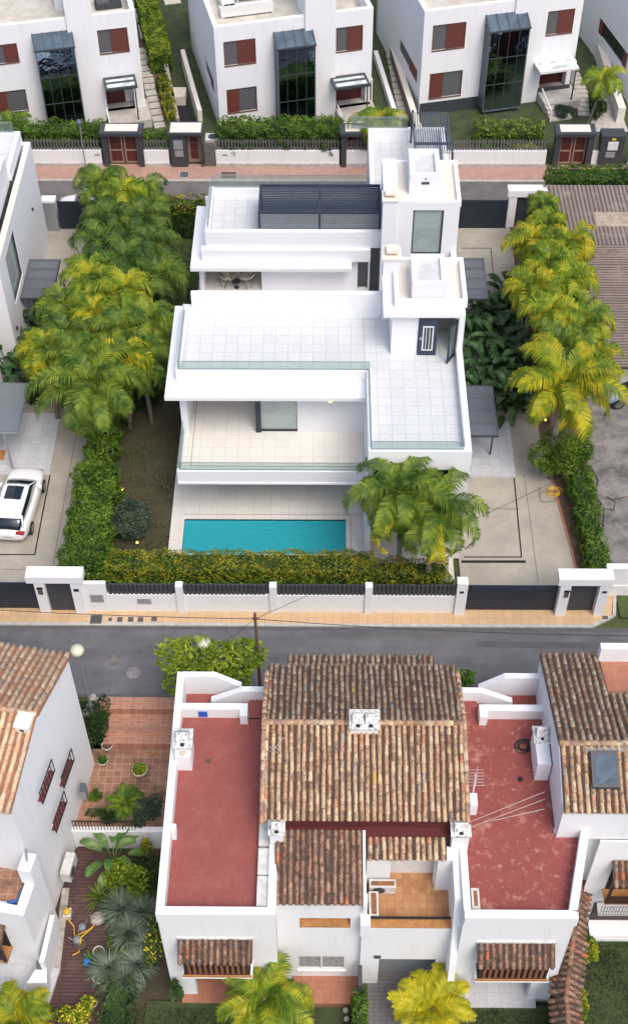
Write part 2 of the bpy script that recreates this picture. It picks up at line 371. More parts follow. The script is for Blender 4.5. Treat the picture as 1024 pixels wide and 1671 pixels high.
def on_plane(px, py, o, ang, off=0.0):                     # where a sight line meets the vertical plane through o; off = metres in front of it
    d, nb = dirs(ang); o = Vector((o[0], o[1], 0))-nb*off
    v = ROT @ _ray(px, py); t = (o-Vector((0, 0, H))).dot(nb)/v.dot(nb)
    p = Vector((0, 0, H))+v*t
    return (p-o).dot(d), p.z
def rect_on(px0, py0, px1, py1, o, ang, off=0.0):
    a = on_plane(px0, py0, o, ang, off); b = on_plane(px1, py1, o, ang, off)
    return min(a[0], b[0]), max(a[0], b[0]), min(a[1], b[1]), max(a[1], b[1])
def obox(mb, o, ang, u0, u1, v0, v1, z0, z1):              # box in the turned frame o, ang
    d, nb = dirs(ang); o = Vector((o[0], o[1], 0))
    q = [o+d*u+nb*v for u, v in ((u0,v0),(u1,v0),(u1,v1),(u0,v1))]
    return mb.prism([(p.x, p.y) for p in q], z0, z1)

# ---------------------------------------------------------------- clay tile roofs
def clay_roof(parent, name, A, B, C, mat='clay', pan='clay_pan', cols=None, seed=1, label=None, start=0, thick=.10, tl=.36, sp=.235):
    """A = eave left, B = eave right, C = ridge above A"""
    rr = random.Random(seed); A, B, C = Vector(A), Vector(B), Vector(C)
    U = B-A; V = C-A; W = U.length; S = V.length; u = U/W; v = V/S; n = u.cross(v).normalized()
    if n.z < 0: n = -n
    base = MB(); q = [A, B, B+V, C]
    base.add([p-n*thick for p in q]+[p for p in q], [(0,3,2,1),(4,5,6,7),(0,1,5,4),(1,2,6,5),(2,3,7,6),(3,0,4,7)])
    ro = base.ob(name, pan, parent)
    nc = cols or max(2, round(W/sp)); s_ = W/nc; nr = max(1, round(S/tl)); L = S/nr
    m = MB()
    for i in range(nc):
        cx = (i+.5)*s_; wob = rr.uniform(-.02, .02); ph = rr.uniform(-.3, .3)*L
        for j in range(nr):
            y0 = j*L-.05+(ph if 0 < j else 0); y1 = (j+1)*L+.03+(ph if j < nr-1 else 0); y1 = min(y1, S+.02)
            dx = wob+.012*math.sin(j*.9+i)+rr.uniform(-.009, .009); r0 = s_*.345*rr.uniform(.9, 1.08); r1 = r0*.80; lift = rr.uniform(0, .012)
            vs = []
            for yy, r, z in ((y0, r0, .028+lift), (y1, r1, .0+lift)):
                for k in range(6):
                    a = math.pi*k/5
                    vs.append(A+u*(cx+dx+r*math.cos(a))+v*yy+n*(z+r*1.15*math.sin(a)-.02))
            m.add(vs, [(k, k+1, k+7, k+6) for k in range(5)]+[(5, 4, 3, 2, 1, 0)])
    t = m.ob('roof_tiles', mat, ro if parent else None, smooth=True)
    if parent: t.location = (0, 0, 0)
    if label: ro['label'] = label
    return ro
def ridge(parent, P0, P1, mat='clay', r=.12, seed=3):
    rr = random.Random(seed); P0, P1 = Vector(P0), Vector(P1); L = (P1-P0).length; d = (P1-P0)/L; n = max(1, round(L/.38)); m = MB()
    sdir = d.cross(Vector((0, 0, 1))).normalized(); up = sdir.cross(d)
    for i in range(n):
        vs = []
        for t, q in ((i/n*L-.02, r*1.05), ((i+1)/n*L+.03, r*.9)):
            for k in range(7):
                a = math.pi*k/6; vs.append(P0+d*t+sdir*q*math.cos(a)+up*(q*math.sin(a)-.02+rr.uniform(0, .008)))
        m.add(vs, [(k, k+1, k+8, k+7) for k in range(6)]+[(6,5,4,3,2,1,0)])
    return m.ob('ridge_tiles', mat, parent, smooth=True)

# ---------------------------------------------------------------- vegetation
def leaf(m, p, size, rr, up=.4, asp=.5):
    a = Vector((rr.gauss(0, 1), rr.gauss(0, 1), rr.gauss(0, 1)))
    if a.length < 1e-3: a = Vector((1, 0, 0))
    a.normalize(); nrm = Vector((rr.gauss(0, 1), rr.gauss(0, 1), rr.gauss(0, 1)+up*2)).normalized()
    b = nrm.cross(a)
    if b.length < 1e-3: return
    b.normalize(); a = b.cross(nrm).normalized()*size; b = b*size*asp
    p = Vector(p); m.v += [tuple(p-a), tuple(p+b*.9), tuple(p+a), tuple(p-b*.9)]; k = len(m.v); m.f.append((k-4, k-3, k-2, k-1))
def hedge(name, label, cat, x0, x1, y0, y1, z0, z1, mat='hedge_green', dens=130, size=.085, seed=1, rough=.12, ang=0, top_mat=None, group=None, taper=0):
    rr = random.Random(seed); cx, cy = (x0+x1)/2, (y0+y1)/2
    r = root(name, label, cat, (cx, cy, z0), group, ang)
    W, D, Hh = x1-x0, y1-y0, z1-z0; m = MB()
    ph = [rr.uniform(0, 6) for _ in range(6)]
    def bulge(a, b): return rough*(.5*math.sin(a*2.3+ph[0])+.5*math.sin(b*3.1+ph[1]+a)+.6*math.sin(a*5.1+b*4.3+ph[2])+.35*math.sin(a*11+ph[3]))
    core = MB().box(-W/2+rough+.06, W/2-rough-.06, -D/2+rough+.06, D/2-rough-.06, 0, Hh-rough-.08)
    areas = [(W*D, 't'), (W*Hh, 'f'), (W*Hh, 'k'), (D*Hh, 'l'), (D*Hh, 'r')]
    mt = MB() if top_mat else m
    for A, s in areas:
        for _ in range(int(A*dens)):
            a, b = rr.random(), rr.random(); dep = abs(rr.gauss(0, .05))
            if s == 't': x, y = (a-.5)*W, (b-.5)*D; z = Hh+bulge(x, y)-dep
            elif s in 'fk': x, z = (a-.5)*W, b*Hh; g = (D/2+bulge(x, z)-dep); y = -g if s == 'f' else g
            else: y, z = (a-.5)*D, b*Hh; g = (W/2+bulge(y, z)-dep); x = -g if s == 'l' else g
            if taper and s in 'fklr': x *= 1-taper*z/Hh*.2
            leaf(mt if (z > Hh*.72 and rr.random() < .85) else m, (x, y, z), size*rr.uniform(.6, 1.3), rr)
    core.ob('shaded_core', 'hedge_dark', r, local=True)  # solid core, coloured darker so gaps between leaves look shaded
    m.ob('foliage', mat, r, local=True)
    if top_mat: mt.ob('top_foliage', top_mat, r, local=True)  # upper leaves in a second leaf material
    return r
def ball(name, label, c, rad, mat, hz=1.0, n=None, size=.06, seed=1, stem=.3, group=None, cat='shrub', trunk='trunk', squash=1):
    rr = random.Random(seed); r = root(name, label, cat, c, group); m = MB(); n = n or int(900*rad*rad/(size/.06)**2*1.6)
    cz = stem+rad*hz
    for _ in range(n):
        d = Vector((rr.gauss(0, 1), rr.gauss(0, 1), rr.gauss(0, 1))).normalized()
        q = rad*(.86+.14*rr.random()+.05*math.sin(d.x*7+seed)*math.cos(d.y*6)+.05*math.sin(d.z*9))
        leaf(m, (d.x*q, d.y*q, cz+d.z*q*hz), size*rr.uniform(.6, 1.4), rr)
    m.ob('foliage', mat, r, local=True)
    MB().lathe((0, 0, cz), [(rad*.82*math.cos(a), rad*hz*.82*math.sin(a)) for a in [R(-85+17*k) for k in range(11)]], 12).ob('shaded_core', 'hedge_dark', r, local=True)  # solid dark core, shade of the shrub's inside put into its colour
    MB().tube([(0, 0, -.05), (.02, 0, stem+rad*.4)], .06, 6, .04).ob('trunk', trunk, r, local=True)
    return r
def bush(name, label, c, rx, ry, hz, mat, n=500, size=.08, seed=1, cat='shrub', flowers=None, group=None, lumps=7):
    rr = random.Random(seed); r = root(name, label, cat, c, group); m = MB(); fl = MB()
    lobes = [(rr.uniform(-.6, .6)*rx, rr.uniform(-.6, .6)*ry, rr.uniform(.35, .75)*hz, rr.uniform(.35, .6)) for _ in range(lumps)]
    for _ in range(n):
        a = rr.choice(lobes); d = Vector((rr.gauss(0, 1), rr.gauss(0, 1), rr.gauss(0, 1))).normalized(); q = a[3]*(.6+.4*rr.random())
        p = (a[0]+d.x*q*rx, a[1]+d.y*q*ry, max(.03, a[2]+d.z*q*hz*.7))
        if flowers and d.z > -.1 and rr.random() < flowers[1]: leaf(fl, p, size*.8, rr, .8, .8)
        else: leaf(m, p, size*rr.uniform(.6, 1.4), rr)
    m.ob('foliage', mat, r, local=True)
    st = MB()
    for a in lobes[:4]: st.tube([(0, 0, -.05), (a[0]*.6, a[1]*.6, a[2])], .025, 5, .012)
    st.ob('stems', 'trunk', r, local=True)
    if flowers: fl.ob('flowers', flowers[0], r, local=True)
    return r
def broadtree(name, label, c, blobs, mat, trunk_h, seed=1, size=.13, dens=1.0, cat='tree'):
    rr = random.Random(seed); r = root(name, label, cat, c); m = MB()
    for bx, by, bz, br in blobs:
        for _ in range(int(420*br*br*dens)):
            d = Vector((rr.gauss(0, 1), rr.gauss(0, 1), rr.gauss(0, 1))).normalized(); q = br*(.55+.45*rr.random()**.5)
            leaf(m, (bx+d.x*q, by+d.y*q, bz+d.z*q*.8), size*rr.uniform(.6, 1.4), rr, .5, .42)
    m.ob('crown', mat, r, local=True)
    t = MB().tube([(0, 0, -.1), (.05, 0, trunk_h*.6), (0, .05, trunk_h)], .14, 8, .09)
    for bx, by, bz, br in blobs: t.tube([(0, 0, trunk_h*.75), (bx*.5, by*.5, bz*.75), (bx*.9, by*.9, bz)], .06, 5, .02)
    t.ob('trunk', 'trunk', r, local=True); return r
def frond(m, az, e0, L, droop, rr, nl=24, ll=.55, wd=.045, base=Vector((0, 0, 0)), hang=.6, ras=None):
    pts = []; p = base.copy(); e = e0; n = 12
    hd = Vector((math.cos(az), math.sin(az), 0)); side = Vector((-hd.y, hd.x, 0)); tw = rr.uniform(-.35, .35)
    for i in range(n+1):
        pts.append(p.copy()); p = p+(hd*math.cos(e)+Vector((0, 0, 1))*math.sin(e)+side*tw*(i/n)*.5)*(L/n); e -= droop/n*(1+.9*i/n)
    if ras is not None: ras.tube(pts[::2], .028, 4, .008, False)
    for i in range(nl):
        t = .10+.90*(i+.5)/nl; k = t*n; j = min(n-1, int(k)); q = pts[j].lerp(pts[j+1], k-j); d = (pts[j+1]-pts[j]).normalized()
        s0 = side-(d*side.dot(d)); s0.normalize(); up = s0.cross(d)
        if up.z < 0: up = -up
        lf = ll*(math.sin(math.pi*min(1, t*.80+.17))**.55)*rr.uniform(.85, 1.12)
        for sg in (-1, 1):
            dr = (s0*sg*.85+d*.62+up*rr.uniform(-.05, .30)).normalized(); mid = q+dr*lf*.5
            dr2 = (dr*.75+Vector((0, 0, -1))*hang*rr.uniform(.8, 1.3)).normalized(); tip = mid+dr2*lf*.55
            ax = d*wd*rr.uniform(.8, 1.2)
            k0 = len(m.v); m.v += [tuple(q-ax*.6), tuple(q+ax*.6), tuple(mid+ax), tuple(mid-ax), tuple(tip)]
            m.f += [(k0, k0+1, k0+2, k0+3), (k0+3, k0+2, k0+4)]
def crown_mesh(seed, n=13, L=2.6, ll=.6, hang=.7, nl=24, e_lo=0.05, e_hi=1.25, droop=(1.5, 2.2), wd=.048):
    rr = random.Random(seed); m = MB(); ra = MB()
    for i in range(n):
        f = i/(n-1); az = i*2.39996+rr.uniform(-.25, .25); e0 = e_hi+(e_lo-e_hi)*f+rr.uniform(-.1, .1)
        frond(m, az, e0, L*(.72+.28*math.sin(math.pi*min(1, .25+f*.75)))*rr.uniform(.9, 1.1), rr.uniform(*droop), rr, nl, ll, wd, hang=hang, ras=ra)
    return m, ra
def palm(label, base, top, crown=None, mat='palm_green', seed=1, r=.13, trunk='trunk', group=None, name='palm_tree', rach='palm_lime', **kw):
    b = Vector(base); t = Vector(top)-b; rt = root(name, label, 'palm tree', b, group)
    m, ra = crown_mesh(seed, **kw)
    m.v = [tuple(Vector(v)+t) for v in m.v]; ra.v = [tuple(Vector(v)+t) for v in ra.v]
    c = m.ob('crown', mat, rt, local=True); ra.ob('frond_stems', rach, c, local=True)
    MB().tube([(0, 0, -.1), t*.35+Vector((.03, 0, 0)), t*.7, t+Vector((0, 0, .12))], r, 8, r*.75).ob('trunk', trunk, rt, local=True)
    return rt
def paddle(label, c, h, n=12, mat='broad_leaf', seed=1, ll=1.1, lw=.22, name='banana_plant', cat='plant', spread=1.0, group=None):
    rr = random.Random(seed); r = root(name, label, cat, c, group); m = MB(); st = MB()
    for i in range(n):
        az = i*2.4+rr.uniform(-.3, .3); f = i/n; e = R(78)-R(50)*f*spread; hd = Vector((math.cos(az), math.sin(az), 0)); sd = Vector((-hd.y, hd.x, 0))
        L0 = h*rr.uniform(.55, .8); p0 = Vector((hd.x*.05, hd.y*.05, 0)); p1 = p0+(hd*math.cos(e)+Vector((0, 0, 1))*math.sin(e))*L0
        st.tube([p0, p1], .035, 4, .02, False); pts = []; p = p1; ee = e-.15; nn = 6; l2 = ll*rr.uniform(.8, 1.15)
        for k in range(nn+1): pts.append(p.copy()); p = p+(hd*math.cos(ee)+Vector((0, 0, 1))*math.sin(ee))*(l2/nn); ee -= .28*rr.uniform(.7, 1.3)
        k0 = len(m.v); tl = rr.uniform(-.4, .4)
        for k, q in enumerate(pts):
            wv = lw*math.sin(math.pi*(k+.35)/(nn+.8))**.6; up = Vector((0, 0, .35*wv))
            m.v += [tuple(q-sd*wv+up*(1+tl)), tuple(q), tuple(q+sd*wv+up*(1-tl))]
        for k in range(nn): m.f += [(k0+3*k, k0+3*k+1, k0+3*k+4, k0+3*k+3), (k0+3*k+1, k0+3*k+2, k0+3*k+5, k0+3*k+4)]
    m.ob('leaves', mat, r, local=True); st.ob('stalks', mat, r, local=True); return r
def rosette(label, c, rad, n=70, mat='agave', seed=1, name='agave_plant', cat='plant', stem=.25, wd=.035, e_lo=-.2, group=None, curl=.5):
    rr = random.Random(seed); r = root(name, label, cat, c, group); m = MB()
    for i in range(n):
        az = rr.uniform(0, 6.283); e = rr.uniform(e_lo, 1.45); L = rad*rr.uniform(.8, 1.15); hd = Vector((math.cos(az), math.sin(az), 0)); sd = Vector((-hd.y, hd.x, 0))*wd
        p0 = Vector((0, 0, stem)); p1 = p0+(hd*math.cos(e)+Vector((0, 0, 1))*math.sin(e))*L*.55; e2 = e-curl; p2 = p1+(hd*math.cos(e2)+Vector((0, 0, 1))*math.sin(e2))*L*.5
        k = len(m.v); m.v += [tuple(p0-sd*.6), tuple(p0+sd*.6), tuple(p1+sd), tuple(p1-sd), tuple(p2)]; m.f += [(k, k+1, k+2, k+3), (k+3, k+2, k+4)]
    m.ob('leaves', mat, r, local=True); MB().tube([(0, 0, -.05), (0, 0, stem+.1)], .06, 6).ob('stem', 'trunk', r, local=True); return r

# ================================================================ SETTING
struct('ground', Bx(-400, 400, -300, 30.6, -6, -2.6), 'lawn_deep')
struct('terrain', MB().box(-400, -10.05, 32.2, 400, -6, -.14).box(-10.05, -5.95, 32.35, 400, -6, -.14).box(-5.95, 400, 31.2, 400, -6, -.14), 'lawn')
struct('lower_street', Bx(-200, 200, 32.4, 36.32, -.14, -.08), 'asphalt')
struct('upper_street', Bx(-200, 200, 66.9, 71.62, -.14, -.06), 'asphalt_warm')
sx = 12.6
struct('sidewalk_tan', MB().prism([(-200,36.45),(12.35,36.45),(13.45,37.05),(13.7,38.2),(-200,38.2)], -.14, .0), 'sidewalk_tan')
struct('kerb_lower', MB().prism([(-200,36.3),(12.45,36.3),(13.65,37.0),(13.85,38.2),(13.7,38.2),(13.5,37.05),(12.35,36.45),(-200,36.45)], -.14, .01), 'kerb')
struct('kerb_far', MB().box(-200, 200, 71.5, 71.65, -.14, .01), 'kerb')
struct('sidewalk_pink', Bx(-200, 200, 71.65, 73.35, -.14, .0), 'sidewalk_pink')
struct('driveway_left', Bx(-40, -12.0, 37.6, 66.6, -.14, .0), 'concrete')
struct('driveway_right', MB().prism([(6.5,37.3),(12.55,37.3),(12.1,40),(11.3,48.4),(11.3,66.6),(6.5,66.6)], -.14, .0), 'concrete')
struct('garden_soil', Bx(-12.0, -7.6, 38.3, 51.5, -.14, .0), 'lawn_dry')
struct('garden_lawn', Bx(-12.0, -7.2, 51.5, 66.6, -.14, .0), 'lawn')
struct('planting_bed', MB().prism([(11.3,48.4),(12.1,40),(12.5,38.2),(13.5,38.2),(13.6,67),(11.3,67)], -.14, .01), 'soil')
struct('parking_lot', MB().prism([(13.5,38.5),(60,38.5),(60,52),(13.6,52)], -.14, .015), 'asphalt_old')
struct('verge', Bx(13.85, 60, 36.9, 38.2, -.14, -.02), 'lawn')
struct('bed_front', Bx(-12.0, 6.5, 37.3, 38.3, -.14, .02), 'soil')
struct('road_patch', MB().prism([(-6.5,33.0),(-3.4,33.1),(-3.5,34.1),(-6.4,34.0)], -.08, -.076).prism([(3.2,32.5),(9.4,32.45),(9.5,33.2),(3.1,33.3)], -.08, -.076).prism([(7,35.2),(14,35.15),(14,35.5),(7,35.55)], -.08, -.076), 'asphalt_patch')
struct('gutter', MB().box(-200, 200, 36.12, 36.30, -.08, -.074).box(-200, 200, 32.42, 32.55, -.08, -.074), 'asphalt_patch')
# joints and drain channels in the driveways
g = MB()
for a, b in (((835,283+500),(849.5,909.5)), ((842,777),(849.5,909.5)),):
    pass
def strip(px, w=.05, z=.006, z0=0.0):
    m = MB(); pts = [P(x, y, z0) for x, y in px]
    for a, b in zip(pts, pts[1:]): m.seg(a, b, w, z0-.01, z0+z)
    return m
solo('driveway_drain', strip([(838,780),(850,909),(756,909)], .07), 'dark', 'dark drain channel framing the parking bay beside the front villa', 'drain')
solo('driveway_drain', strip([(752,916.5),(857,916.5)], .16), 'dark', 'broad dark drain channel just inside the right driveway gate', 'drain')
solo('driveway_drain', strip([(82,775),(57,905),(0,905)], .07), 'dark', 'dark drain channel framing the bay of the white car', 'drain')
solo('driveway_drain', strip([(752,365+40),(800,405),(808,490)], .05), 'dark', 'thin dark drain channel beside the rear villa carport', 'drain')
struct('driveway_joint', MB().box(6.6, 11.2, 53.98, 54.0, 0, .004).box(6.6, 12.2, 38.6, 38.62, 0, .004).box(-40, -12.05, 39.6, 39.62, 0, .004).box(-13.2, -13.18, 39.6, 66, 0, .004).box(10.2, 10.22, 39, 46, 0, .004).box(6.6,9.8,43.6,43.62,0,.004), 'dark')
struct('patio_grey', Bx(-30, -14.2, 45.8, 50.3, 0, .05), 'grey_tile')
struct('kerb_bed', MB().seg((12.5,38.2),(12.12,40),.1,0,.05).seg((12.12,40),(11.35,48.4),.1,0,.05), 'terracotta_fine')

# ---- lower side: terraces, decks, lawns
struct('steps', MB().box(-10.0,-5.95,31.72,32.35,-2.6,-.02).box(-9.9,-5.95,31.08,31.72,-2.6,-.42).box(-9.8,-5.95,30.45,31.08,-2.6,-.85), 'step_tile')
struct('patio_terracotta', Bx(-10.6, -5.95, 26.55, 30.45, -2.6, -1.3), 'terracotta')
struct('deck', MB().prism([(-11.6,15),(-8.9,15),(-8.6,22),(-8.6,26.0),(-10.6,26.4),(-11.6,21)], -2.6, -2.45), 'wood_deck')
struct('garden_bed', MB().prism([(-8.9,15),(-5.0,15),(-5.9,20),(-5.95,26.2),(-8.6,26.2),(-8.6,22)], -2.6, -2.5), 'lawn_dry')
struct('lawn_front', MB().prism([(-7.6,8),(-1.2,8),(-1.2,19.35),(-5.2,19.55),(-7.0,19.6)], -2.5, -2.3), 'lawn_deep')
struct('lawn_side', Bx(5.3, 9.6, 8, 19.5, -2.6, -2.3), 'lawn_deep')
struct('lawn_right', Bx(9.6, 60, 8, 23.2, -2.6, -2.28), 'lawn_deep')
struct('porch_floor', Bx(-1.2, 1.45, 19.5, 22.5, -2.6, -2.25), 'terracotta_fine')
struct('driveway_grey', Bx(1.75, 5.3, 8, 22.5, -2.6, -2.28), 'grey_drive')
struct('path_front', Bx(1.2, 1.75, 8, 20.4, -2.6, -2.29), 'lawn')

def grass(areas, dens, hgt, name='grass'):
    rr = random.Random(77); m = MB()
    for x0, x1, y0, y1, z in areas:
        for _ in range(int((x1-x0)*(y1-y0)*dens)):
            x, y = rr.uniform(x0, x1), rr.uniform(y0, y1); a = rr.uniform(0, 6.28); w_ = .03; h = hgt*rr.uniform(.5, 1.4)*(1+.5*math.sin(x*2.1)*math.sin(y*1.7)); dx, dy = math.cos(a)*w_, math.sin(a)*w_
            k = len(m.v); m.v += [(x-dx, y-dy, z), (x+dx, y+dy, z), (x+rr.gauss(0, .04), y+rr.gauss(0, .04), z+h)]; m.f.append((k, k+1, k+2))
    tag(m.ob(name, 'grass_blade'), 'short green grass on the lawns of the lower gardens', 'grass', kind='stuff')
grass([(-7.2, -1.25, 17.2, 19.3, -2.3), (5.35, 9.0, 17.2, 19.3, -2.3), (10.0, 13.6, 17.0, 22.1, -2.28)], 420, .09)
grass([(-11.2, -7.7, 39.4, 66, 0)], 130, .09)
bpy.data.objects['grass.001']['label'] = 'thin grass between the left palms and the two modern villas'
# ================================================================ FRONT VILLA
V = root('villa', 'white modern villa with turquoise pool, tiled roof terrace and open blue stair door', 'villa', (0, 45.5, 0))
def villa_common(V, y0, back_top):
    pass
GZ = .15
wl = MB()
wl.box(6.22, 6.5, 40.4, 51.2, 0, 7.53)
wl.panel((1.9, 40.4), 0, 4.32, 0, 7.53, .28, [(.28, 3.86, .0, 6.35)])
wl.box(1.9, 2.14, 40.68, 45.85, 0, 7.53)
wl.panel((-3.3, 45.62), 0, 5.2, 3.4, 6.6, .2, [(.12, 1.92, 3.42, 6.25)])
wl.panel((-7.0, 46.4), 0, 8.9, 0, 3.1, .2, [(.6, 6.5, GZ, 2.8)])
wl.box(-3.3, -3.1, 45.83, 51.1, 3.4, 6.6)
wl.box(-7.0, -6.68, 45.35, 51.1, 0, 6.6)
wl.box(-6.67, 6.2, 51.12, 51.2, 0, 6.8)
wl.ob('wall', 'white', V)
s = MB().box(-7.56, 1.89, 44.5, 51.1, 6.63, 6.83).ob('roof_slab', 'white', V)
MB().box(-7.07, 1.89, 45.58, 45.84, 6.83, 7.53).box(-7.07, -6.81, 45.84, 50.1, 6.83, 7.53).box(-6.6, 2.7, 50.12, 50.4, 6.84, 8.4).box(-7.07,-6.6,50.1,50.4,6.83,7.53).ob('parapet', 'white', V)
MB().box(-6.80, 1.89, 45.85, 50.11, 6.84, 6.90).box(2.15, 6.21, 40.69, 50.11, 6.7, 6.90).box(1.88, 2.15, 45.86, 50.11, 6.84, 6.90).ob('terrace_floor', 'roof_tile_white', V)
MB().box(2.7, 6.21, 50.4, 51.1, 6.7, 6.9).box(2.15, 6.21, 40.7, 51.1, 6.45, 6.6).ob('ceiling', 'white', V)
MB().box(-7.05, 1.89, 42.45, 51.1, 3.1, 3.4).box(-7.05, 1.89, 42.45, 42.68, 3.4, 3.95).box(-7.05, -6.86, 42.68, 45.34, 3.4, 3.5).box(-7.05, 1.89, 42.40, 42.45, 3.1, 3.2).ob('terrace_slab', 'white', V)
MB().box(-6.85, 1.89, 42.69, 51.0, 3.4, 3.43).ob('terrace_floor', 'cream_tile', V)
MB().box(-6.5,-6.48,43.3,50,3.43,3.436).box(-6.5,1.85,43.28,43.3,3.43,3.436).ob('floor_drain', 'dark', V)
def rail(pts, z0, z1, parent, name='glass_railing'):
    m = MB(); e = MB()
    for a, b in zip(pts, pts[1:]): m.seg(a, b, .02, z0, z1); e.seg(a, b, .035, z1, z1+.02); e.seg(a, b, .05, z0-.002, z0+.035)
    g = m.ob(name, 'rail_glass', parent); e.ob('railing_edge', 'grey_metal', g); return g
rail([(-6.94, 49.9), (-6.94, 45.70), (2.04, 45.70), (2.04, 40.54), (6.15, 40.54)], 7.53, 8.02, V)
rail([(-6.94, 45.3), (-6.94, 42.56), (1.86, 42.56)], 3.95, 4.45, V)
MB().box(-6.98,-6.91,42.6,45.3,3.5,3.93).ob('side_glass', 'rail_glass', V)
# big recessed glazing of the front block
w_ = MB().box(2.15, 6.2, 42.0, 42.04, .2, 6.4).ob('window', 'glass_pool', V)
MB().box(2.15, 6.2, 41.94, 41.99, .15, .24).box(2.15, 2.22, 41.94, 41.99, .24, 6.4).box(3.9, 3.97, 41.94, 41.99, .24, 6.4).box(5.65, 5.76, 41.94, 41.99, .24, 6.4).box(2.15, 6.2, 41.93, 41.99, 3.1, 3.25).ob('frame', 'navy', w_)
MB().box(5.5, 5.76, 40.69, 40.73, .15, 6.3).ob('window_edge', 'navy', w_)
w_ = MB().box(-3.16, -1.4, 45.74, 45.78, 3.5, 6.25).ob('window', 'glass_green', V)
MB().box(-3.42, -3.16, 45.56, 45.72, 3.43, 6.6).box(-3.16, -1.4, 45.66, 45.72, 3.43, 3.5).ob('frame', 'navy', w_)
MB().box(-6.3, -.6, 46.5, 46.54, .2, 2.75).ob('window', 'glass_dark', V)
d = MB().box(.12, .34, 45.56, 45.62, 5.55, 5.72).ob('wall_lamp', 'white_metal', V)
MB().box(.15, .31, 45.5, 45.56, 5.56, 5.64).ob('bulb', 'lamp_lit', d)
# stair tower
tw = MB().panel((3.12, 47.5), 0, 3.1, 6.9, 9.45, .2, [(1.25, 3.02, 6.9, 9.2)])
tw.box(3.12, 3.32, 47.7, 50.9, 6.9, 9.45).box(6.23, 6.5, 47.2, 51.19, 7.53, 9.62).box(3.32, 6.22, 50.7, 50.9, 6.9, 9.45)
tw.ob('stair_tower', 'white', V)
MB().box(3.33, 6.21, 49.2, 49.24, 6.92, 9.4).ob('stair_inner_wall', 'interior', V)
MB().box(2.68, 6.22, 47.18, 50.95, 9.45, 9.62).ob('tower_canopy', 'white', V)
def ring(m, x0, x1, y0, y1, z0, z1, t=.2):
    m.box(x0, x1, y0, y0+t, z0, z1).box(x0, x1, y1-t, y1, z0, z1).box(x0, x0+t, y0+t, y1-t, z0, z1).box(x1-t, x1, y0+t, y1-t, z0, z1)
    return m
m = ring(MB(), 3.2, 6.6, 47.72, 51.0, 9.62, 10.0); m.ob('tower_parapet', 'white', V)
MB().box(3.4, 6.4, 47.92, 50.8, 9.62, 9.68).ob('tower_roof', 'cream', V)
sb = ring(MB(), 4.0, 5.6, 48.1, 50.3, 9.68, 10.75, .24).ob('skylight_box', 'white', V); MB().box(4.24, 5.36, 48.34, 50.06, 9.68, 10.58).ob('box_top', 'roof_grey', sb)
c = MB().box(2.72, 3.5, 50.0, 50.95, 6.9, 10.6).ob('chimney', 'white', V)
MB().box(2.66, 3.56, 49.94, 51.01, 10.6, 10.68).box(2.85, 3.4, 50.2, 50.75, 10.8, 10.95).ob('chimney_cap', 'cream', c)
MB().box(2.92, 3.33, 50.28, 50.67, 10.68, 10.8).ob('chimney_vent', 'orange_sill', c)
d = MB().box(4.40, 5.28, 47.4, 47.46, 6.92, 9.18).ob('door', 'navy_blue', V)
MB().box(4.58,4.64,47.36,47.4,7.25,8.75).box(5.04,5.1,47.36,47.4,7.25,8.75).box(4.64,5.04,47.36,47.4,7.25,7.3).box(4.64,5.04,47.36,47.4,8.7,8.75).box(4.74,4.77,47.36,47.39,7.3,8.7).box(4.90,4.93,47.36,47.39,7.3,8.7).ob('door_grille', 'white_metal', d)
MB().box(4.64,5.04,47.385,47.4,7.3,8.7).ob('door_pane', 'glass_dark', d)
MB().box(4.45,4.56,47.32,47.4,7.95,8.08).ob('door_handle', 'grey_metal', d)
dd = MB().seg((5.95, 47.42), (5.72, 46.62), .06, 6.93, 9.1); 
d = MB().seg((6.16, 47.42), (5.78, 46.78), .06, 6.93, 7.12).seg((6.16, 47.42), (5.78, 46.78), .06, 8.98, 9.15).seg((6.16, 47.42), (6.11, 47.33), .06, 7.12, 8.98).seg((5.83, 46.87), (5.78, 46.78), .06, 7.12, 8.98).ob('door', 'navy', V)
MB().seg((6.10, 47.32), (5.84, 46.88), .02, 7.12, 8.98).ob('door_pane', 'rail_glass', d)
# carport canopy and porch on the right
def carport(V, y0, y1, x1, z=2.8, roofmat='canopy_dark', x0=6.5, name='carport_canopy'):
    c = MB().box(x0, x1, y0, y0+.1, z-.12, z).box(x0, x1, y1-.1, y1, z-.12, z).box(x1-.1, x1, y0+.1, y1-.1, z-.12, z).box(x0, x0+.1, y0+.1, y1-.1, z-.12, z)
    n = 4
    for i in range(1, n): yy = y0+(y1-y0)*i/n; c.box(x0+.1, x1-.1, yy-.07, yy+.07, z-.12, z)
    c.box(x1-.12, x1-.04, y0+1.2, y0+1.28, 0, z-.12)
    o = c.ob(name, 'charcoal', V); MB().box(x0+.02, x1-.02, y0+.02, y1-.02, z, z+.03).ob('canopy_pane', roofmat, o); return o
carport(V, 46.0, 49.6, 8.63)
MB().box(6.5, 9.75, 45.8, 49.6, 0, .15).box(6.5,9.8,45.74,45.8,0,.1).ob('porch_floor', 'grey_tile', V)
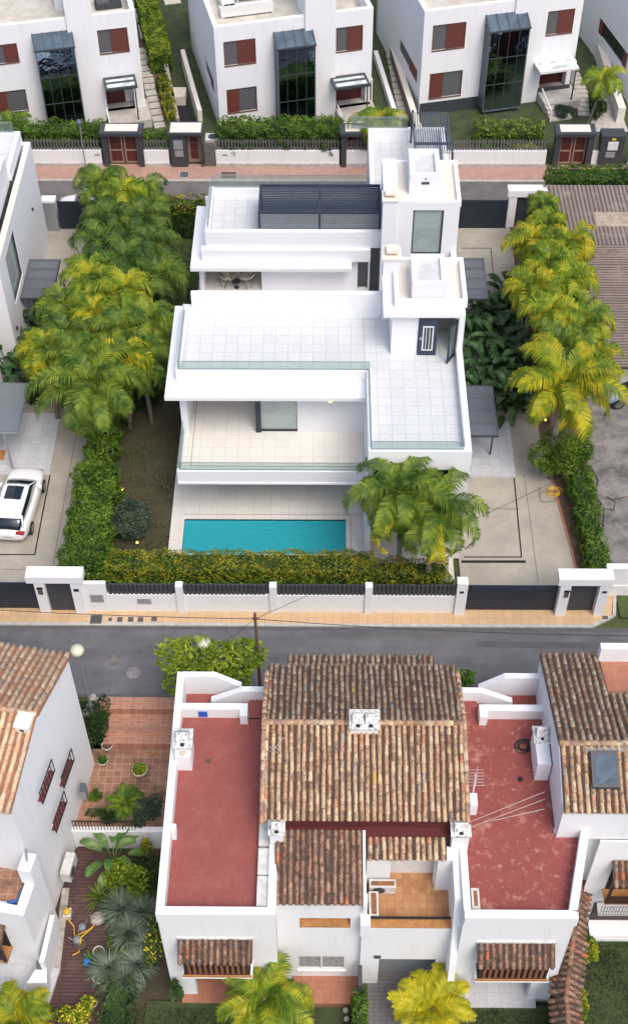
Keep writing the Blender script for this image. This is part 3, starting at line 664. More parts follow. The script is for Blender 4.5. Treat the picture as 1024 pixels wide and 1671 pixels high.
# pool deck
struct('pool_deck', MB().box(-7.66, -7.0, 38.4, 51.1, 0, GZ).box(-7.0, 1.03, 38.4, 40.5, 0, GZ).box(-7.0, 1.03, 42.76, 51.1, 0, GZ).box(1.03, 6.2, 38.9, 51.1, 0, GZ), 'deck_tile')
struct('deck_joint', MB().box(-7.1, 1.9, 43.04, 43.06, GZ, GZ+.004).box(1.25, 1.27, 39, 42.9, GZ, GZ+.004), 'dark')
pl = root('swimming_pool', 'rectangular turquoise swimming pool behind the yellowish front hedge', 'swimming pool', (-3, 41.6, 0))
MB().add([(-7.19,40.3,-1.0),(1.19,40.3,-1.7),(1.19,42.9,-1.7),(-7.19,42.9,-1.0),(-7.19,40.3,-1.9),(1.19,40.3,-1.9),(1.19,42.9,-1.9),(-7.19,42.9,-1.9)],[(0,1,2,3),(7,6,5,4),(0,4,5,1),(1,5,6,2),(2,6,7,3),(3,7,4,0)]).ob('pool_floor', 'pool_tile', pl)
MB().box(-7.19, -7.0, 40.35, 42.9, -1.8, .1).box(1.03, 1.18, 40.35, 42.9, -1.8, .1).box(-7.0, 1.03, 40.35, 40.5, -1.8, .1).box(-7.0, 1.03, 42.76, 42.9, -1.8, .1).box(-7.0,-6.5,40.5,42.76,-1.8,-.25).box(-6.5,-6.1,40.5,42.76,-1.8,-.6).ob('pool_wall', 'pool_tile', pl)
MB().box(-6.998, 1.028, 40.502, 42.758, -.02, .02).ob('water', 'water', pl)

# ================================================================ REAR VILLA
V2 = root('villa', 'white modern villa with dark louvred pergola on its roof, behind the pool villa', 'villa', (0, 56, 0))
w2 = MB()
w2.panel((-3.5, 56.45), 0, 5.85, 0, 6.6, .2, [(5.2, 5.75, 3.6, 5.5)])
w2.box(-6.85, -6.6, 56.3, 60.3, 0, 5.5).box(6.48, 6.75, 51.4, 66, 0, 7.0).box(-3.5,-3.3,56.65,60,3.4,5.5)
w2.box(-6.64, 6.47, 60.3, 60.5, 0, 6.7).box(2.36, 2.6, 60.5, 66, 0, 7.5).box(2.6, 6.47, 65.75, 66, 0, 7.5).box(6.48,6.75,60.9,66,7.0,7.5)
w2.ob('wall', 'white', V2)
MB().box(-7.2, 1.35, 55.45, 56.44, 5.52, 5.74).box(-7.2,-3.3,56.44,60.9,5.52,5.74).ob('roof_slab', 'white', V2)
MB().box(-6.6, 2.34, 56.0, 56.43, 5.74, 6.5).ob('roof_step', 'white', V2)
MB().box(-6.35, 2.9, 56.22, 56.5, 6.5, 7.5).box(-6.35, -6.1, 56.5, 60.25, 5.74, 7.5).box(-6.35, 2.9, 60.25, 60.5, 6.7, 7.35).ob('parapet', 'white', V2)
MB().box(-6.1, 2.9, 56.5, 60.25, 6.7, 6.9).box(2.6, 6.47, 60.9, 65.75, 6.7, 6.9).ob('terrace_floor', 'roof_tile_white', V2)
MB().box(-7.0, 2.3, 53.2, 60.0, 3.1, 3.4).box(-7.0,-3.6,53.2,53.4,3.4,3.9).ob('terrace_slab', 'white', V2)
MB().box(-6.6, -3.62, 53.42, 59.9, 3.4, 3.43).ob('terrace_floor', 'cream_tile', V2)
rail([(-6.22, 56.6), (-6.22, 60.3)], 7.5, 8.1, V2)
rail([(-6.22, 60.37), (2.3, 60.4)], 7.36, 8.15, V2)
rail([(1.4, 65.9), (4.6, 65.9)], 7.5, 8.2, V2)
w_ = MB().box(1.70, 2.25, 56.56, 56.6, 3.6, 5.5).ob('window', 'glass_dark', V2)
MB().box(1.7, 1.75, 56.46, 56.56, 3.6, 5.5).box(2.2, 2.25, 56.46, 56.56, 3.6, 5.5).ob('frame', 'charcoal', w_)
def ty(z): return 55.3
op = rect_on(674, 343, 718, 416, (3.55, 55.35), 0)
tw = MB().panel((3.55, 55.35), 0, 3.2, 4.0, 9.75, .25, [op]); tw.box(2.85, 3.55, 55.15, 56.0, 4.0, 10.2).box(2.9, 3.15, 56.0, 58.9, 6.9, 9.75).box(6.5, 6.75, 55.6, 58.9, 7.0, 9.75).box(3.15, 6.5, 58.65, 58.9, 6.9, 9.75)
tw.ob('stair_tower', 'white', V2)
w_ = MB().box(3.55+op[0], 3.55+op[1], 55.5, 55.54, op[2], op[3]).ob('window', 'glass_green', V2)
f = MB()
for a in (op[0], op[1]-.07): f.box(3.55+a, 3.62+a, 55.42, 55.5, op[2], op[3])
f.box(3.62+op[0], 3.48+op[1], 55.42, 55.5, op[2], op[2]+.08).box(3.62+op[0], 3.48+op[1], 55.42, 55.5, op[3]-.05, op[3]); f.ob('frame', 'charcoal', w_)
ring(MB(), 2.9, 6.8, 55.35, 59.0, 9.75, 10.05, .2).ob('tower_parapet', 'white', V2)
MB().box(3.1, 6.6, 55.55, 58.8, 9.75, 9.82).ob('tower_roof', 'cream', V2)
sb = ring(MB(), 4.2, 5.75, 56.3, 58.6, 9.82, 11.0, .24).ob('skylight_box', 'white', V2); MB().box(4.44, 5.51, 56.54, 58.36, 9.82, 10.8).ob('box_top', 'roof_grey', sb)
MB().box(4.80, 5.2, 56.27, 56.3, 10.45, 10.58).box(4.97,5.03,56.26,56.3,10.75,10.81).ob('air_vent', 'charcoal', V2)
c = MB().box(2.88, 3.62, 57.0, 58.95, 9.75, 10.15).ob('chimney', 'white', V2)
MB().box(2.80, 3.62, 55.1, 56.0, 10.2, 10.28).box(2.95, 3.47, 55.35, 55.8, 10.4, 10.52).ob('chimney_cap', 'cream', c)
MB().box(3.02, 3.4, 55.42, 55.72, 10.28, 10.4).ob('chimney_vent', 'orange_sill', c)
# roof pergola: two louvred bays
pg = MB()
X0, X1, Y0, Y1, Z0, Z1 = -3.55, 2.85, 56.55, 59.0, 7.5, 8.55; XM = (X0+X1)/2
for x in (X0, XM-.06, X1-.12):
    pg.box(x, x+.12, Y0, Y0+.12, 6.9, Z1).box(x, x+.12, Y1-.12, Y1, 6.9, Z1).box(x, x+.12, Y0+.12, Y1-.12, Z1-.14, Z1)
for a, b in ((X0+.12, XM-.06), (XM+.06, X1-.12)):
    pg.box(a, b, Y0, Y0+.12, Z1-.12, Z1).box(a, b, Y1-.12, Y1, Z1-.12, Z1)
p_ = pg.ob('pergola', 'louvre', V2)
lv = MB(); ls = MB()
for a, b in ((X0+.12, XM-.06), (XM+.06, X1-.12)):
    for i in range(15): y = Y0+.14+i*.148; lv.add([(a,y,Z1-.03),(b,y,Z1-.03),(b,y+.17,Z1-.075),(a,y+.17,Z1-.075),(a,y,Z1-.05),(b,y,Z1-.05),(b,y+.17,Z1-.095),(a,y+.17,Z1-.095)], [(0,1,2,3),(7,6,5,4),(0,4,5,1),(2,6,7,3)])
    for i in range(9): z = 7.5+i*.105; ls.box(a, b, Y0+.02, Y0+.06, z, z+.06)
lv.ob('roof_louvres', 'louvre', p_); ls.ob('side_louvres', 'grey_plastic', p_)
# rear louvred screen
p_ = MB().box(4.75, 4.85, 61.3, 61.4, 6.9, 8.9).box(6.75, 6.85, 61.3, 61.4, 6.9, 8.9).box(4.75, 4.85, 65.3, 65.4, 6.9, 9.0).box(6.75, 6.85, 65.3, 65.4, 6.9, 9.0).box(4.75, 6.85, 62.4, 62.52, 8.7, 8.81).box(4.75, 4.85, 61.4, 65.3, 8.7, 8.81).box(6.75, 6.85, 61.4, 65.3, 8.7, 8.81).ob('pergola', 'louvre', V2)
s = MB()
for i in range(17): x = 4.76+i*.123; s.box(x, x+.05, 61.4, 65.4, 8.82, 8.88)
s.ob('roof_louvres', 'slate', p_)
carport(V2, 56.5, 60.1, 8.95, x0=6.75)
MB().box(6.75, 9.9, 55.0, 57.2, 0, .15).ob('porch_floor', 'grey_tile', V2)

# butterfly chairs on the rear villa terrace
def chair(loc, rz, label):
    r = root('butterfly_chair', label, 'chair', loc, 'cream butterfly chairs on the terrace', rz)
    f = MB()
    for sx in (-1, 1):
        f.tube([(sx*.42, .38, .95), (-sx*.3, -.35, .02), (sx*.05, -.38, .02), (sx*.42, -.38, .62)], .018, 5)
        f.tube([(sx*.42, .38, .95), (sx*.1, .42, .02)], .018, 5)
    f.ob('frame', 'dark', r, local=True)
    vs = []; n = 8
    for i in range(n+1):
        for j in range(n+1):
            u, v = i/n*2-1, j/n*2-1; vs.append((u*.44*(1-.12*abs(v)), v*.42, .36+.30*u*u*(.6+.4*v*v)+.26*max(0, v)*v+.08*v*v))
    m = MB().add(vs, [(i*(n+1)+j, (i+1)*(n+1)+j, (i+1)*(n+1)+j+1, i*(n+1)+j+1) for i in range(n) for j in range(n)])
    s = m.ob('seat', 'cushion', r, True, local=True); md = s.modifiers.new('t', 'SOLIDIFY'); md.thickness = .04
    MB().box(-.2, .2, .12, .28, .52, .64).ob('cushion', 'cushion', r, local=True)
    return r
p = P(371, 463, 3.43); chair((p.x, p.y, 3.43), R(150), 'cream butterfly chair on the covered terrace, the one nearer the pier')
p = P(402, 463, 3.43); chair((p.x, p.y, 3.43), R(200), 'cream butterfly chair on the covered terrace, the one nearer the wall')
p = P(386, 469, 3.43); r = root('side_table', 'small round dark side table between two butterfly chairs', 'table', (p.x, p.y, 3.43))
MB().lathe((0, 0, 0), [(.24, .40), (.24, .43)], 14).ob('table_top', 'charcoal', r, local=True); MB().lathe((0, 0, 0), [(.15, 0), (.15, .02), (.03, .05), (.03, .4)], 10).ob('leg', 'charcoal', r, local=True)

# ================================================================ LEFT WHITE VILLA
V3 = root('villa', 'white villa at the left edge with a tall side window and dark glass carport', 'villa', (-18, 60, 0))
o3 = (-16.9, 57.35); a3 = R(90)
w_ops = rect_on(16, 470, 40, 350, o3, a3)
m = MB().panel((-16.9, 57.35), R(90), 7.8, 0, 7.05, .25, [])
m2 = MB()
m2.box(-17.15, -16.9, 55.5, 65.15, 0, 7.05) if False else None
body = MB()
body.panel((-16.9, 53.9), R(90), 11.25, 0, 7.05, .3, [(1.6, 4.2, 3.2, 6.3)])
body.box(-40, -17.2, 64.85, 65.15, 0, 7.05).box(-40, -17.2, 53.9, 54.2, 0, 7.05)
body.box(-17.62, -17.36, 61.4, 65.15, 7.05, 7.75).box(-30,-17.62,64.9,65.15,7.05,7.75)
body.box(-19.2, -17.5, 54.2, 61.4, 6.9, 8.6)
body.ob('wall', 'white', V3)
MB().box(-40, -17.62, 54.2, 64.85, 6.8, 6.95).ob('terrace_floor', 'roof_tile_white', V3)
MB().box(-17.2, -16.86, 53.9, 61.4, 7.05, 7.1).ob('coping', 'cream', V3)
w_ = MB().box(-17.1, -17.06, 55.5, 58.1, 3.2, 6.3).ob('window', 'glass_green', V3)
MB().box(-17.05, -16.95, 55.5, 58.1, 3.2, 3.27).box(-17.05, -16.95, 55.5, 55.57, 3.27, 6.3).box(-17.05, -16.95, 58.03, 58.1, 3.27, 6.3).ob('frame', 'charcoal', w_)
rail([(-40, 65.02), (-17.7, 65.02)], 7.76, 8.4, V3)
carport(V3, 56.46, 59.9, -15.1, x0=-16.88, roofmat='canopy_dark')
MB().lathe((-16.85, 62.6, 4.2), [(.07, 0), (.07, .15)], 8).lathe((-16.85, 54.6, 2.2), [(.08, 0), (.08, .18)], 8).ob('wall_lamp', 'charcoal', V3)
V4 = root('villa', 'corner of a white villa at the left edge with clear glass canopy over grey patio', 'villa', (-17.5, 48, 0))
MB().box(-40, -17.3, 45.0, 51.5, 0, 6.9).ob('wall', 'white', V4)
c = MB().box(-17.28, -15.4, 46.15, 46.27, 2.68, 2.8).box(-17.28, -15.4, 49.6, 49.72, 2.68, 2.8).box(-15.5, -15.4, 46.27, 49.6, 2.68, 2.8).box(-17.28,-15.5,47.3,47.38,2.68,2.8).box(-17.28,-15.5,48.45,48.53,2.68,2.8).box(-16.2,-16.1,46.2,46.26,0.05,2.68).ob('carport_canopy', 'grey_metal', V4)
MB().box(-17.28, -15.42, 46.17, 49.7, 2.8, 2.83).ob('canopy_pane', 'canopy_clear', c)

# ================================================================ STREET WALL OF THE VILLAS
FW = root('garden_wall', 'white street wall with pillars and dark slatted panels in front of the pool villa', 'garden wall', (-2, 37.2, 0))
x_p = [-11.62, -6.72, -2.39, 2.03, 6.36]
m = MB()
m.box(-11.2, -10.1, 37.1, 37.3, -.05, 2.1)
m.box(-10.1, 6.05, 37.12, 37.3, -.05, 1.25)
m.ob('wall', 'white', FW)
for x in x_p[1:4]: MB().box(x-.17, x+.17, 37.02, 37.36, -.05, 2.0).ob('pillar', 'white', FW)
MB().box(6.06, 6.55, 36.98, 37.42, -.05, 2.35).ob('pillar', 'white', FW)
MB().box(6.2, 6.38, 36.95, 36.98, 1.7, 1.82).ob('wall_lamp', 'dark', FW)
seg = [(-10.05, -6.9), (-6.54, -2.57), (-2.21, 1.85), (2.21, 6.05)]
for a, b in seg:
    f = MB(); x = a+.04
    while x < b-.14:
        f.add([(x,37.16,1.25),(x+.13,37.16,1.25),(x+.13,37.22,1.25),(x,37.22,1.25),(x,37.12,2.0),(x+.13,37.12,2.0),(x+.13,37.2,2.0),(x,37.2,2.0)],[(4,5,6,7),(0,1,5,4),(1,2,6,5),(2,3,7,6),(3,0,4,7)]); x += .2
    f.box(a, b, 37.23, 37.27, 1.25, 1.95); f.ob('fence_panel', 'charcoal', FW)
MB().box(-10.9, -10.3, 37.07, 37.1, .75, 1.3).ob('mail_hatch', 'grey_metal', FW)
MB().box(-8.75, -8.1, 37.09, 37.12, .6, .98).ob('meter_hatch', 'grey_metal', FW)
def portal(name, label, x0, x1, ys, h, lint, mats='white', cat='gate portal', pw=.48, th=.5, lintback=1.0, label2=None):
    g = root(name, label, cat, ((x0+x1)/2, ys, 0))
    MB().box(x0, x0+pw, ys, ys+th, -.05, h).ob('pillar', mats, g); MB().box(x1-pw, x1, ys, ys+th, -.05, h).ob('pillar', mats, g)
    MB().box(x0-lint, x1+lint*.5, ys-.05, ys+th+.1, h, h+.45).ob('lintel', mats, g); return g
g = portal('gate_portal', 'white gate portal with broad lintel at the left driveway', -13.35, -11.2, 36.97, 2.35, .3)
MB().box(-13.22,-13.0,36.93,36.97,1.5,1.85).ob('intercom', 'brown_cover', g); MB().box(-13.24,-12.98,36.92,36.97,1.9,2.0).ob('wall_lamp', 'dark', g); MB().box(-11.55,-11.33,36.92,36.97,1.75,1.9).ob('wall_lamp', 'dark', g)
def gate(label, x0, x1, y, z1, mat='navy', slats=True, sag=0, cat='gate', z0=.06):
    g = root('gate', label, cat, ((x0+x1)/2, y, 0)); MB().box(x0, x1, y, y+.06, z0, z1).ob('gate_panel', mat, g)
    s = MB(); n = int((z1-z0)/.16)
    for i in range(n): z = z0+.02+i*(z1-z0-.04)/n; s.box(x0+.03, x1-.03, y-.025, y, z, z+.12)
    s.ob('slats', mat, g); return g
gate('dark pedestrian gate under the left white portal', -12.85, -11.7, 37.15, 2.3, 'charcoal')
gate('dark sliding driveway gate at the left edge beside the portal', -20, -13.4, 37.25, 1.95, 'navy')
g = portal('gate_portal', 'white gate portal with broad lintel between the right driveway and the verge', 10.78, 13.05, 36.97, 2.35, .15)
MB().box(11.0,11.2,36.93,36.97,1.45,1.8).ob('intercom', 'brown_cover', g); MB().box(10.98,11.24,36.92,36.97,1.85,1.95).ob('wall_lamp', 'dark', g); MB().box(12.72,12.92,36.92,36.97,1.8,1.9).ob('wall_lamp', 'dark', g)
gate('grey pedestrian gate under the right white portal', 11.28, 12.55, 37.3, 2.3, 'charcoal')
gate('wide navy sliding gate closing the right driveway', 6.58, 10.76, 37.28, 1.85, 'navy')
RW = root('garden_wall', 'low white wall edging the old parking lot at the right', 'garden wall', (15, 38.4, 0))
MB().box(13.1, 30, 38.25, 38.5, -.05, 1.9).ob('wall', 'white_old', RW); MB().box(13.1, 30, 38.2, 38.25, -.05, .7).ob('plinth', 'white_old', RW); MB().box(13.1,30,38.22,38.54,1.9,1.98).ob('coping', 'white', RW)
# covers in the tan sidewalk
def cover(label, px0, py0, px1, py1, mat, cat='drain cover', group='covers in the tan sidewalk', z=0):
    a, b = P(px0, py1, z), P(px1, py0, z); o = root('drain_cover', label, cat, ((a.x+b.x)/2, (a.y+b.y)/2, z), group)
    MB().box(a.x, b.x, a.y, b.y, z-.02, z+.008).ob('cover_frame', 'kerb', o); MB().box(a.x+.04, b.x-.04, a.y+.04, b.y-.04, z+.008, z+.014).ob('cover_plate', mat, o)
cover('large dark cover in the tan sidewalk nearest the white portal', 145, 1003, 169, 1019, 'manhole')
cover('smallest brown cover in the tan sidewalk, beside the large dark one', 175, 1007, 185, 1015, 'brown_cover')
cover('square brown cover in the tan sidewalk, just right of the smallest', 189, 1006, 202, 1016, 'brown_cover')
cover('square brown cover in the tan sidewalk, left one of the closest pair', 207, 1006, 220, 1016, 'brown_cover')
cover('square brown cover in the tan sidewalk, right one of the closest pair', 223, 1006, 236, 1016, 'brown_cover')
cover('brown cover in the tan sidewalk standing apart at the row\'s end', 245, 1006, 258, 1015, 'brown_cover')
cover('tilted dark cover at the rounded corner of the tan sidewalk', 981, 1004, 992, 1012, 'brown_cover')
PG = 'covers in the pink sidewalk'
cover('slate cover in the pink sidewalk before the meter portal', 292, 280, 309, 290, 'slate_cover', group=PG)
cover('broad dark brown cover in the pink sidewalk below the flowering hedge', 359, 280, 387, 292, 'brown_cover', group=PG)
cover('small dark cover in the pink sidewalk right of the wooden gate', 248, 283, 258, 289, 'brown_cover', group=PG)
cover('small dark cover in the pink sidewalk left of the wooden gate', 146, 281, 153, 286, 'brown_cover', group=PG)
for i, (x, y, lb) in enumerate(((185, 1076, 'round manhole cover in the street, the one farther from the steps'), (218, 1098, 'round manhole cover in the street, the one nearer the steps'))):
    p = P(x, y, -.08); o = root('manhole_cover', lb, 'manhole', (p.x, p.y, -.08), 'manhole covers in the lower street')
    MB().lathe((0, 0, -.02), [(.33, 0), (.33, .028), (.27, .028)], 20).ob('rim', 'asphalt_old', o, local=True); MB().lathe((0, 0, -.02), [(.265, 0), (.265, .026)], 20).ob('lid', 'manhole', o, local=True)

# ================================================================ TOP ROW OF HOUSES
UW = root('garden_wall', 'long low white wall with grey picket fence and hedges along the upper street', 'garden wall', (0, 73.2, 0))
def xat(px): return P(px, 272, 0).x
gaps = [(172, 237), (275, 352), (556, 600), (893, 962), (968, 1024)]
edges = [(-40, xat(168)), (xat(237), xat(277)), (xat(353), xat(553)), (xat(560), xat(888)), (xat(962), xat(972)), (xat(1022), 45)]
for k, (a, b) in enumerate(edges):
    MB().box(a, b, 73.15, 73.4, -.05, 1.12).ob('wall', 'white_old', UW)
    MB().box(a, b, 73.06, 73.15, -.05, .22).ob('plinth', 'kerb', UW)
    f = MB(); x = a+.03
    while x < b-.1 and x < 22:
        if x > -21: f.box(x, x+.085, 73.24, 73.28, 1.12, 1.9)
        x += .2
    if len(f.v): f.box(max(a, -21), min(b, 22), 73.28, 73.31, 1.25, 1.3).box(max(a, -21), min(b, 22), 73.28, 73.31, 1.7, 1.75).ob('picket_fence', 'fence_grey', UW)
struct('garden_upper', Bx(-60, 60, 73.4, 140, -.14, .0), 'lawn_deep')
def wood_gate(label, plab, px0, px1, h=2.35, y=73.0, extra=0):
    x0, x1 = P(px0, 276, 0).x, P(px1, 276, 0).x
    g = root('gate_portal', plab, 'gate portal', ((x0+x1)/2, y, 0))
    MB().box(x0, x0+.34, y, y+.7, -.05, h).ob('pillar', 'charcoal', g); MB().box(x1-.34, x1, y, y+.7, -.05, h).ob('pillar', 'charcoal', g)
    MB().box(x0-.08, x1+.08, y-.12, y+1.1, h, h+.22).ob('lintel', 'charcoal', g); MB().box(x0+.25, x1-.25, y+.15, y+.95, h+.22, h+.235).ob('lintel_top', 'cream', g)
    q = root('gate', label, 'gate', ((x0+x1)/2, y+.4, 0)); a, b = x0+.36, x1-.36; c = (a+b)/2
    MB().box(a, b, y+.45, y+.5, .05, h-.05).ob('gate_panel', 'door_wood', q)
    m = MB()
    for x in (a, c-.14, c+.06, b-.1): m.box(x, x+.09, y+.40, y+.45, .05, h-.05)
    for z in (.05, .95, h-.15): m.box(a+.09, c-.14, y+.40, y+.45, z, z+.1).box(c+.15, b-.1, y+.40, y+.45, z, z+.1)
    m.ob('gate_frame', 'wood_pale', q)
wood_gate('double wooden gate of dark red panels, left of the meter portal', 'grey gate portal in front of the top left house', 171, 236)
wood_gate('double wooden gate mostly hidden behind the rear villa roof palm', 'grey gate portal partly behind a palm and the rear villa', 556, 612)
wood_gate('double wooden gate of dark red panels at the far right', 'grey gate portal in front of the top right house', 900, 961)
x0, x1 = xat(281), xat(333)
g = root('gate_portal', 'grey portal holding meter cabinets and a narrow wooden gate', 'gate portal', (x0+.8, 73.1, 0))
xm = x0+1.05
MB().box(x0, xm, 73.0, 73.7, -.05, 2.35).ob('meter_wall', 'charcoal', g); MB().box(x1-.12, x1, 73.0, 73.7, -.05, 2.35).ob('pillar', 'charcoal', g)
MB().box(x0-.1, x1+.1, 72.9, 74.3, 2.35, 2.55).ob('lintel', 'charcoal', g); MB().box(x0+.05, x1-.05, 73.05, 74.15, 2.55, 2.565).ob('lintel_top', 'cream', g)
MB().box(x0+.22, x0+.82, 72.96, 73.0, 1.35, 2.0).box(x0+.27, x0+.82, 72.96, 73.0, .8, 1.25).ob('meter_cabinet', 'grey_metal', g)
q = root('gate', 'narrow wooden gate with glazed dark panes beside the meters', 'gate', (x1-.5, 73.5, 0))
MB().box(xm+.02, x1-.14, 73.5, 73.56, .05, 2.3).ob('gate_panel', 'wood_pale', q); MB().box(xm+.2, x1-.35, 73.46, 73.5, .35, .9).box(xm+.2, x1-.35, 73.46, 73.5, .98, 1.5).box(xm+.2, x1-.35, 73.46, 73.5, 1.58, 2.1).ob('gate_pane', 'door_wood', q)
gx0, gx1 = xat(333)+.05, xat(352)
gate('grey slatted side gate right of the meter portal', gx0, gx1, 73.1, 1.75, 'fence_grey')
x0, x1 = xat(972), xat(1024)
g = root('meter_cabinet', 'dark grey meter cabinet with two white hatches by the far right gate', 'cabinet', (x0+.8, 73.1, 0))
MB().box(x0, x0+1.5, 72.98, 73.9, -.05, 2.35).ob('cabinet_body', 'charcoal', g); MB().box(x0+.45, x0+1.1, 72.94, 72.98, 1.35, 1.95).ob('hatch', 'white_metal', g); MB().box(x0+.4, x0+1.0, 72.94, 72.98, .8, 1.2).ob('hatch', 'grey_metal', g)
MB().box(x0+.65, x0+.9, 72.95, 72.98, 2.05, 2.22).ob('warning_plate', 'yellow', g)
for px in (160, 366): 
    p = P(px, 254, 0); 
for i, (px, lb) in enumerate(((161, 'small pink house number plate on the wall near the left gate'), (368, 'small pink house number plate on the wall under the flowering hedge'))):
    x = xat(px); solo('name_plate', MB().box(x-.15, x+.15, 73.12, 73.15, .78, .88), 'sidewalk_pink', lb, 'plate')

def town_house(label, A, ang, uL, uR, tw, topR, wins, bay, canopy, door, ztop=7.5, side=None, beige=True, terrace_ops=(), plinth=None, depth=11, bayoff=1.0, flip=0, ztw=12.0, zR=7.5, whitecan=False, doorfloor=.6):
    """front in the vertical plane through A; everything measured in that plane's own u, z"""
    H_ = root('house', label, 'house', (A.x, A.y, 0)); d, nb = dirs(ang); T = Matrix.Translation((A.x, A.y, 0)) @ Matrix.Rotation(ang, 4, 'Z')
    def mb(): k = MB(); k.T = T; return k
    def rc(r, off=0): return rect_on(r[0], r[1], r[2], r[3], (A.x, A.y), ang, off)
    t0 = on_plane(tw[0], tw[2], (A.x, A.y), ang)[0]; t1 = on_plane(tw[1], tw[2], (A.x, A.y), ang)[0]
    W = [rc(w_) for w_ in wins]; D = rc(door)
    D = (D[0], D[1], doorfloor, D[3])
    wl = mb().panel((0, 0), 0, uR, .0, ztop, .3, [*W, D], u0=uL)
    wl.box(uL, uL+.3, .3, depth, 0, ztop) if side is None else None
    wl.box(uR-.3, uR, .3, depth, 0, zR); wl.box(uL, uR, depth, depth+.3, 0, ztop)
    if side is not None:
        so_ = (A+d*uL); sw = rect_on(*side, (so_.x, so_.y), ang+R(90))
        wl.panel((uL+.3, .3), R(90), depth, 0, ztop, .3, [(sw[0]-.3, sw[1]-.3, sw[2], sw[3])])
    wl.ob('wall', 'white_old', H_)
    mb().box(t0, t1, -.16, 2.2, .0, ztw).ob('tower', 'white_old', H_)
    mb().box(uL+.3, t0, .3, depth, ztop-.85, ztop-.35).ob('terrace_floor', 'cream_floor', H_)
    mb().box(t1, uR-.3, .3, depth, zR-1.3, zR-1.0).box(t0, t1, 2.2, depth, zR-1.3, zR-1.0).ob('terrace_floor', 'cream_floor', H_)
    if plinth: mb().box(uL+.05, uR-.05, -.03, 0, 0, plinth).ob('plinth', 'charcoal', H_)
    for i, (a, b, c, e) in enumerate(W):
        left_red = (i % 2 == 1) ^ flip; mid = a+(b-a)*(.43 if not left_red else .42)
        o = mb().box(a, b, .10, .13, c, e).ob('window', 'screen_grey' if i != 99 else 'glass_dark', H_)
        sh = mb()
        if left_red: sh.box(a+.03, mid, .05, .10, c+.03, e-.03)
        else: sh.box(mid, b-.03, .05, .10, c+.03, e-.03)
        sh.ob('shutter', 'shutter_red', o)
        mb().box(a, b, -.03, .06, c-.06, c).box(a, a+.035, -.01, .05, c, e).box(b-.035, b, -.01, .05, c, e).ob('frame', 'shutter_frame', o)
    if side is not None:
        a, b, c, e = sw[0], sw[1], sw[2], sw[3]
        o = mb().box(uL+.12, uL+.15, a, b, c, e).ob('window', 'screen_grey', H_); mb().box(uL+.05, uL+.1, a+.02, a+(b-a)*.45, c+.03, e-.03).ob('shutter', 'shutter_red', o)
    # glazed bay
    q = rc(bay[:4], bayoff); zb = q[3]; top = on_plane(bay[0], bay[4], (A.x, A.y), ang)[1]; zlo = max(.35, q[2])
    o = mb().box(q[0]+.06, q[1]-.06, -bayoff, -bayoff+.03, zlo+.06, zb-.05).ob('window_bay', 'glass_mirror', H_)
    fr = mb()
    fr.box(q[0], q[0]+.07, -bayoff-.03, -.01, zlo, zb).box(q[1]-.07, q[1], -bayoff-.03, -.01, zlo, zb).box(q[0]+.07, q[1]-.07, -bayoff-.03, 0, zlo-.1, zlo)
    fr.ob('frame', 'slate', o)
    zt = top; vs = [(q[0]-.05, -bayoff-.06, zb-.03), (q[1]+.05, -bayoff-.06, zb-.03), (q[1]+.05, -.005, zt), (q[0]-.05, -.005, zt)]
    k = mb().add(vs+[(a, b, c-.1) for a, b, c in vs], [(0,1,2,3),(7,6,5,4),(0,4,5,1),(1,5,6,2),(2,6,7,3),(3,7,4,0)]); k.ob('bay_roof', 'glass_blue', o)
    k = mb()
    n = 4
    for i in range(n+1):
        u = q[0]+(q[1]-q[0])*i/n
        if 0 < i < n: k.box(u-.02, u+.02, -bayoff-.02, -bayoff, zlo, zb-.03)
        k.add([(u-.03, -bayoff-.06, zb-.02), (u+.03, -bayoff-.06, zb-.02), (u+.03, -.02, zt+.01), (u-.03, -.02, zt+.01), (u-.03, -bayoff-.06, zb+.03), (u+.03, -bayoff-.06, zb+.03), (u+.03, -.02, zt+.05), (u-.03, -.02, zt+.05)], [(4,5,6,7),(0,1,5,4),(1,2,6,5),(3,0,4,7)])
    k.box(q[0]-.05, q[1]+.05, -bayoff-.1, -bayoff-.06, zb-.1, zb+.02)
    for z in (zlo+(zb-zlo)*.33, zlo+(zb-zlo)*.66): k.box(q[0]+.05, q[1]-.05, -bayoff-.02, -bayoff, z-.02, z+.02)
    k.ob('mullions', 'charcoal', o)
    # entrance canopy
    co = 1.5; q = rc(canopy, co); z = q[2]+.12
    z2 = z; c = mb(); a, b = q[0], q[1]
    mt = 'white_metal' if whitecan else 'charcoal'
    c.box(a, b, -co, -co+.18, z-.16, z).box(a, b, -.26, -.01, z-.16, z).box(a, a+.14, -co+.18, -.26, z-.16, z).box(b-.14, b, -co+.18, -.26, z-.16, z).box(a+.14, b-.14, -co*.55, -co*.55+.2, z-.16, z)
    o = c.ob('entrance_canopy', mt, H_); mb().box(a+.1, b-.1, -co+.12, -.1, z-.08, z-.04).ob('canopy_pane', 'canopy_glass', o)
    mb().box(b-.22, b-.14, -co+.05, -co+.13, doorfloor, z-.16).ob('post', 'charcoal', o)
    dm = mb().box(D[0]+.02, D[1]-.55, .9, .96, doorfloor, D[3]).ob('door', 'door_wood', H_)
    mb().box(D[0]+.02, D[1]-.55, .86, .9, D[3]-.75, D[3]-.45).ob('transom', 'wood_pale', dm)
    mb().box(D[0], D[1], .96, 1.1, doorfloor, D[3]).box(D[0]-.06, D[0], .3, 1.1, doorfloor, D[3]).box(D[1], D[1]+.06, .3, 1.1, doorfloor, D[3]).box(D[0],D[1],.3,1.1,D[3],D[3]+.1).ob('porch_wall', 'white_old', H_)
    mb().box(D[0]-.05, uR+.2, -1.6, .95, 0, doorfloor).ob('porch', 'step_stone', H_)
    st = mb()
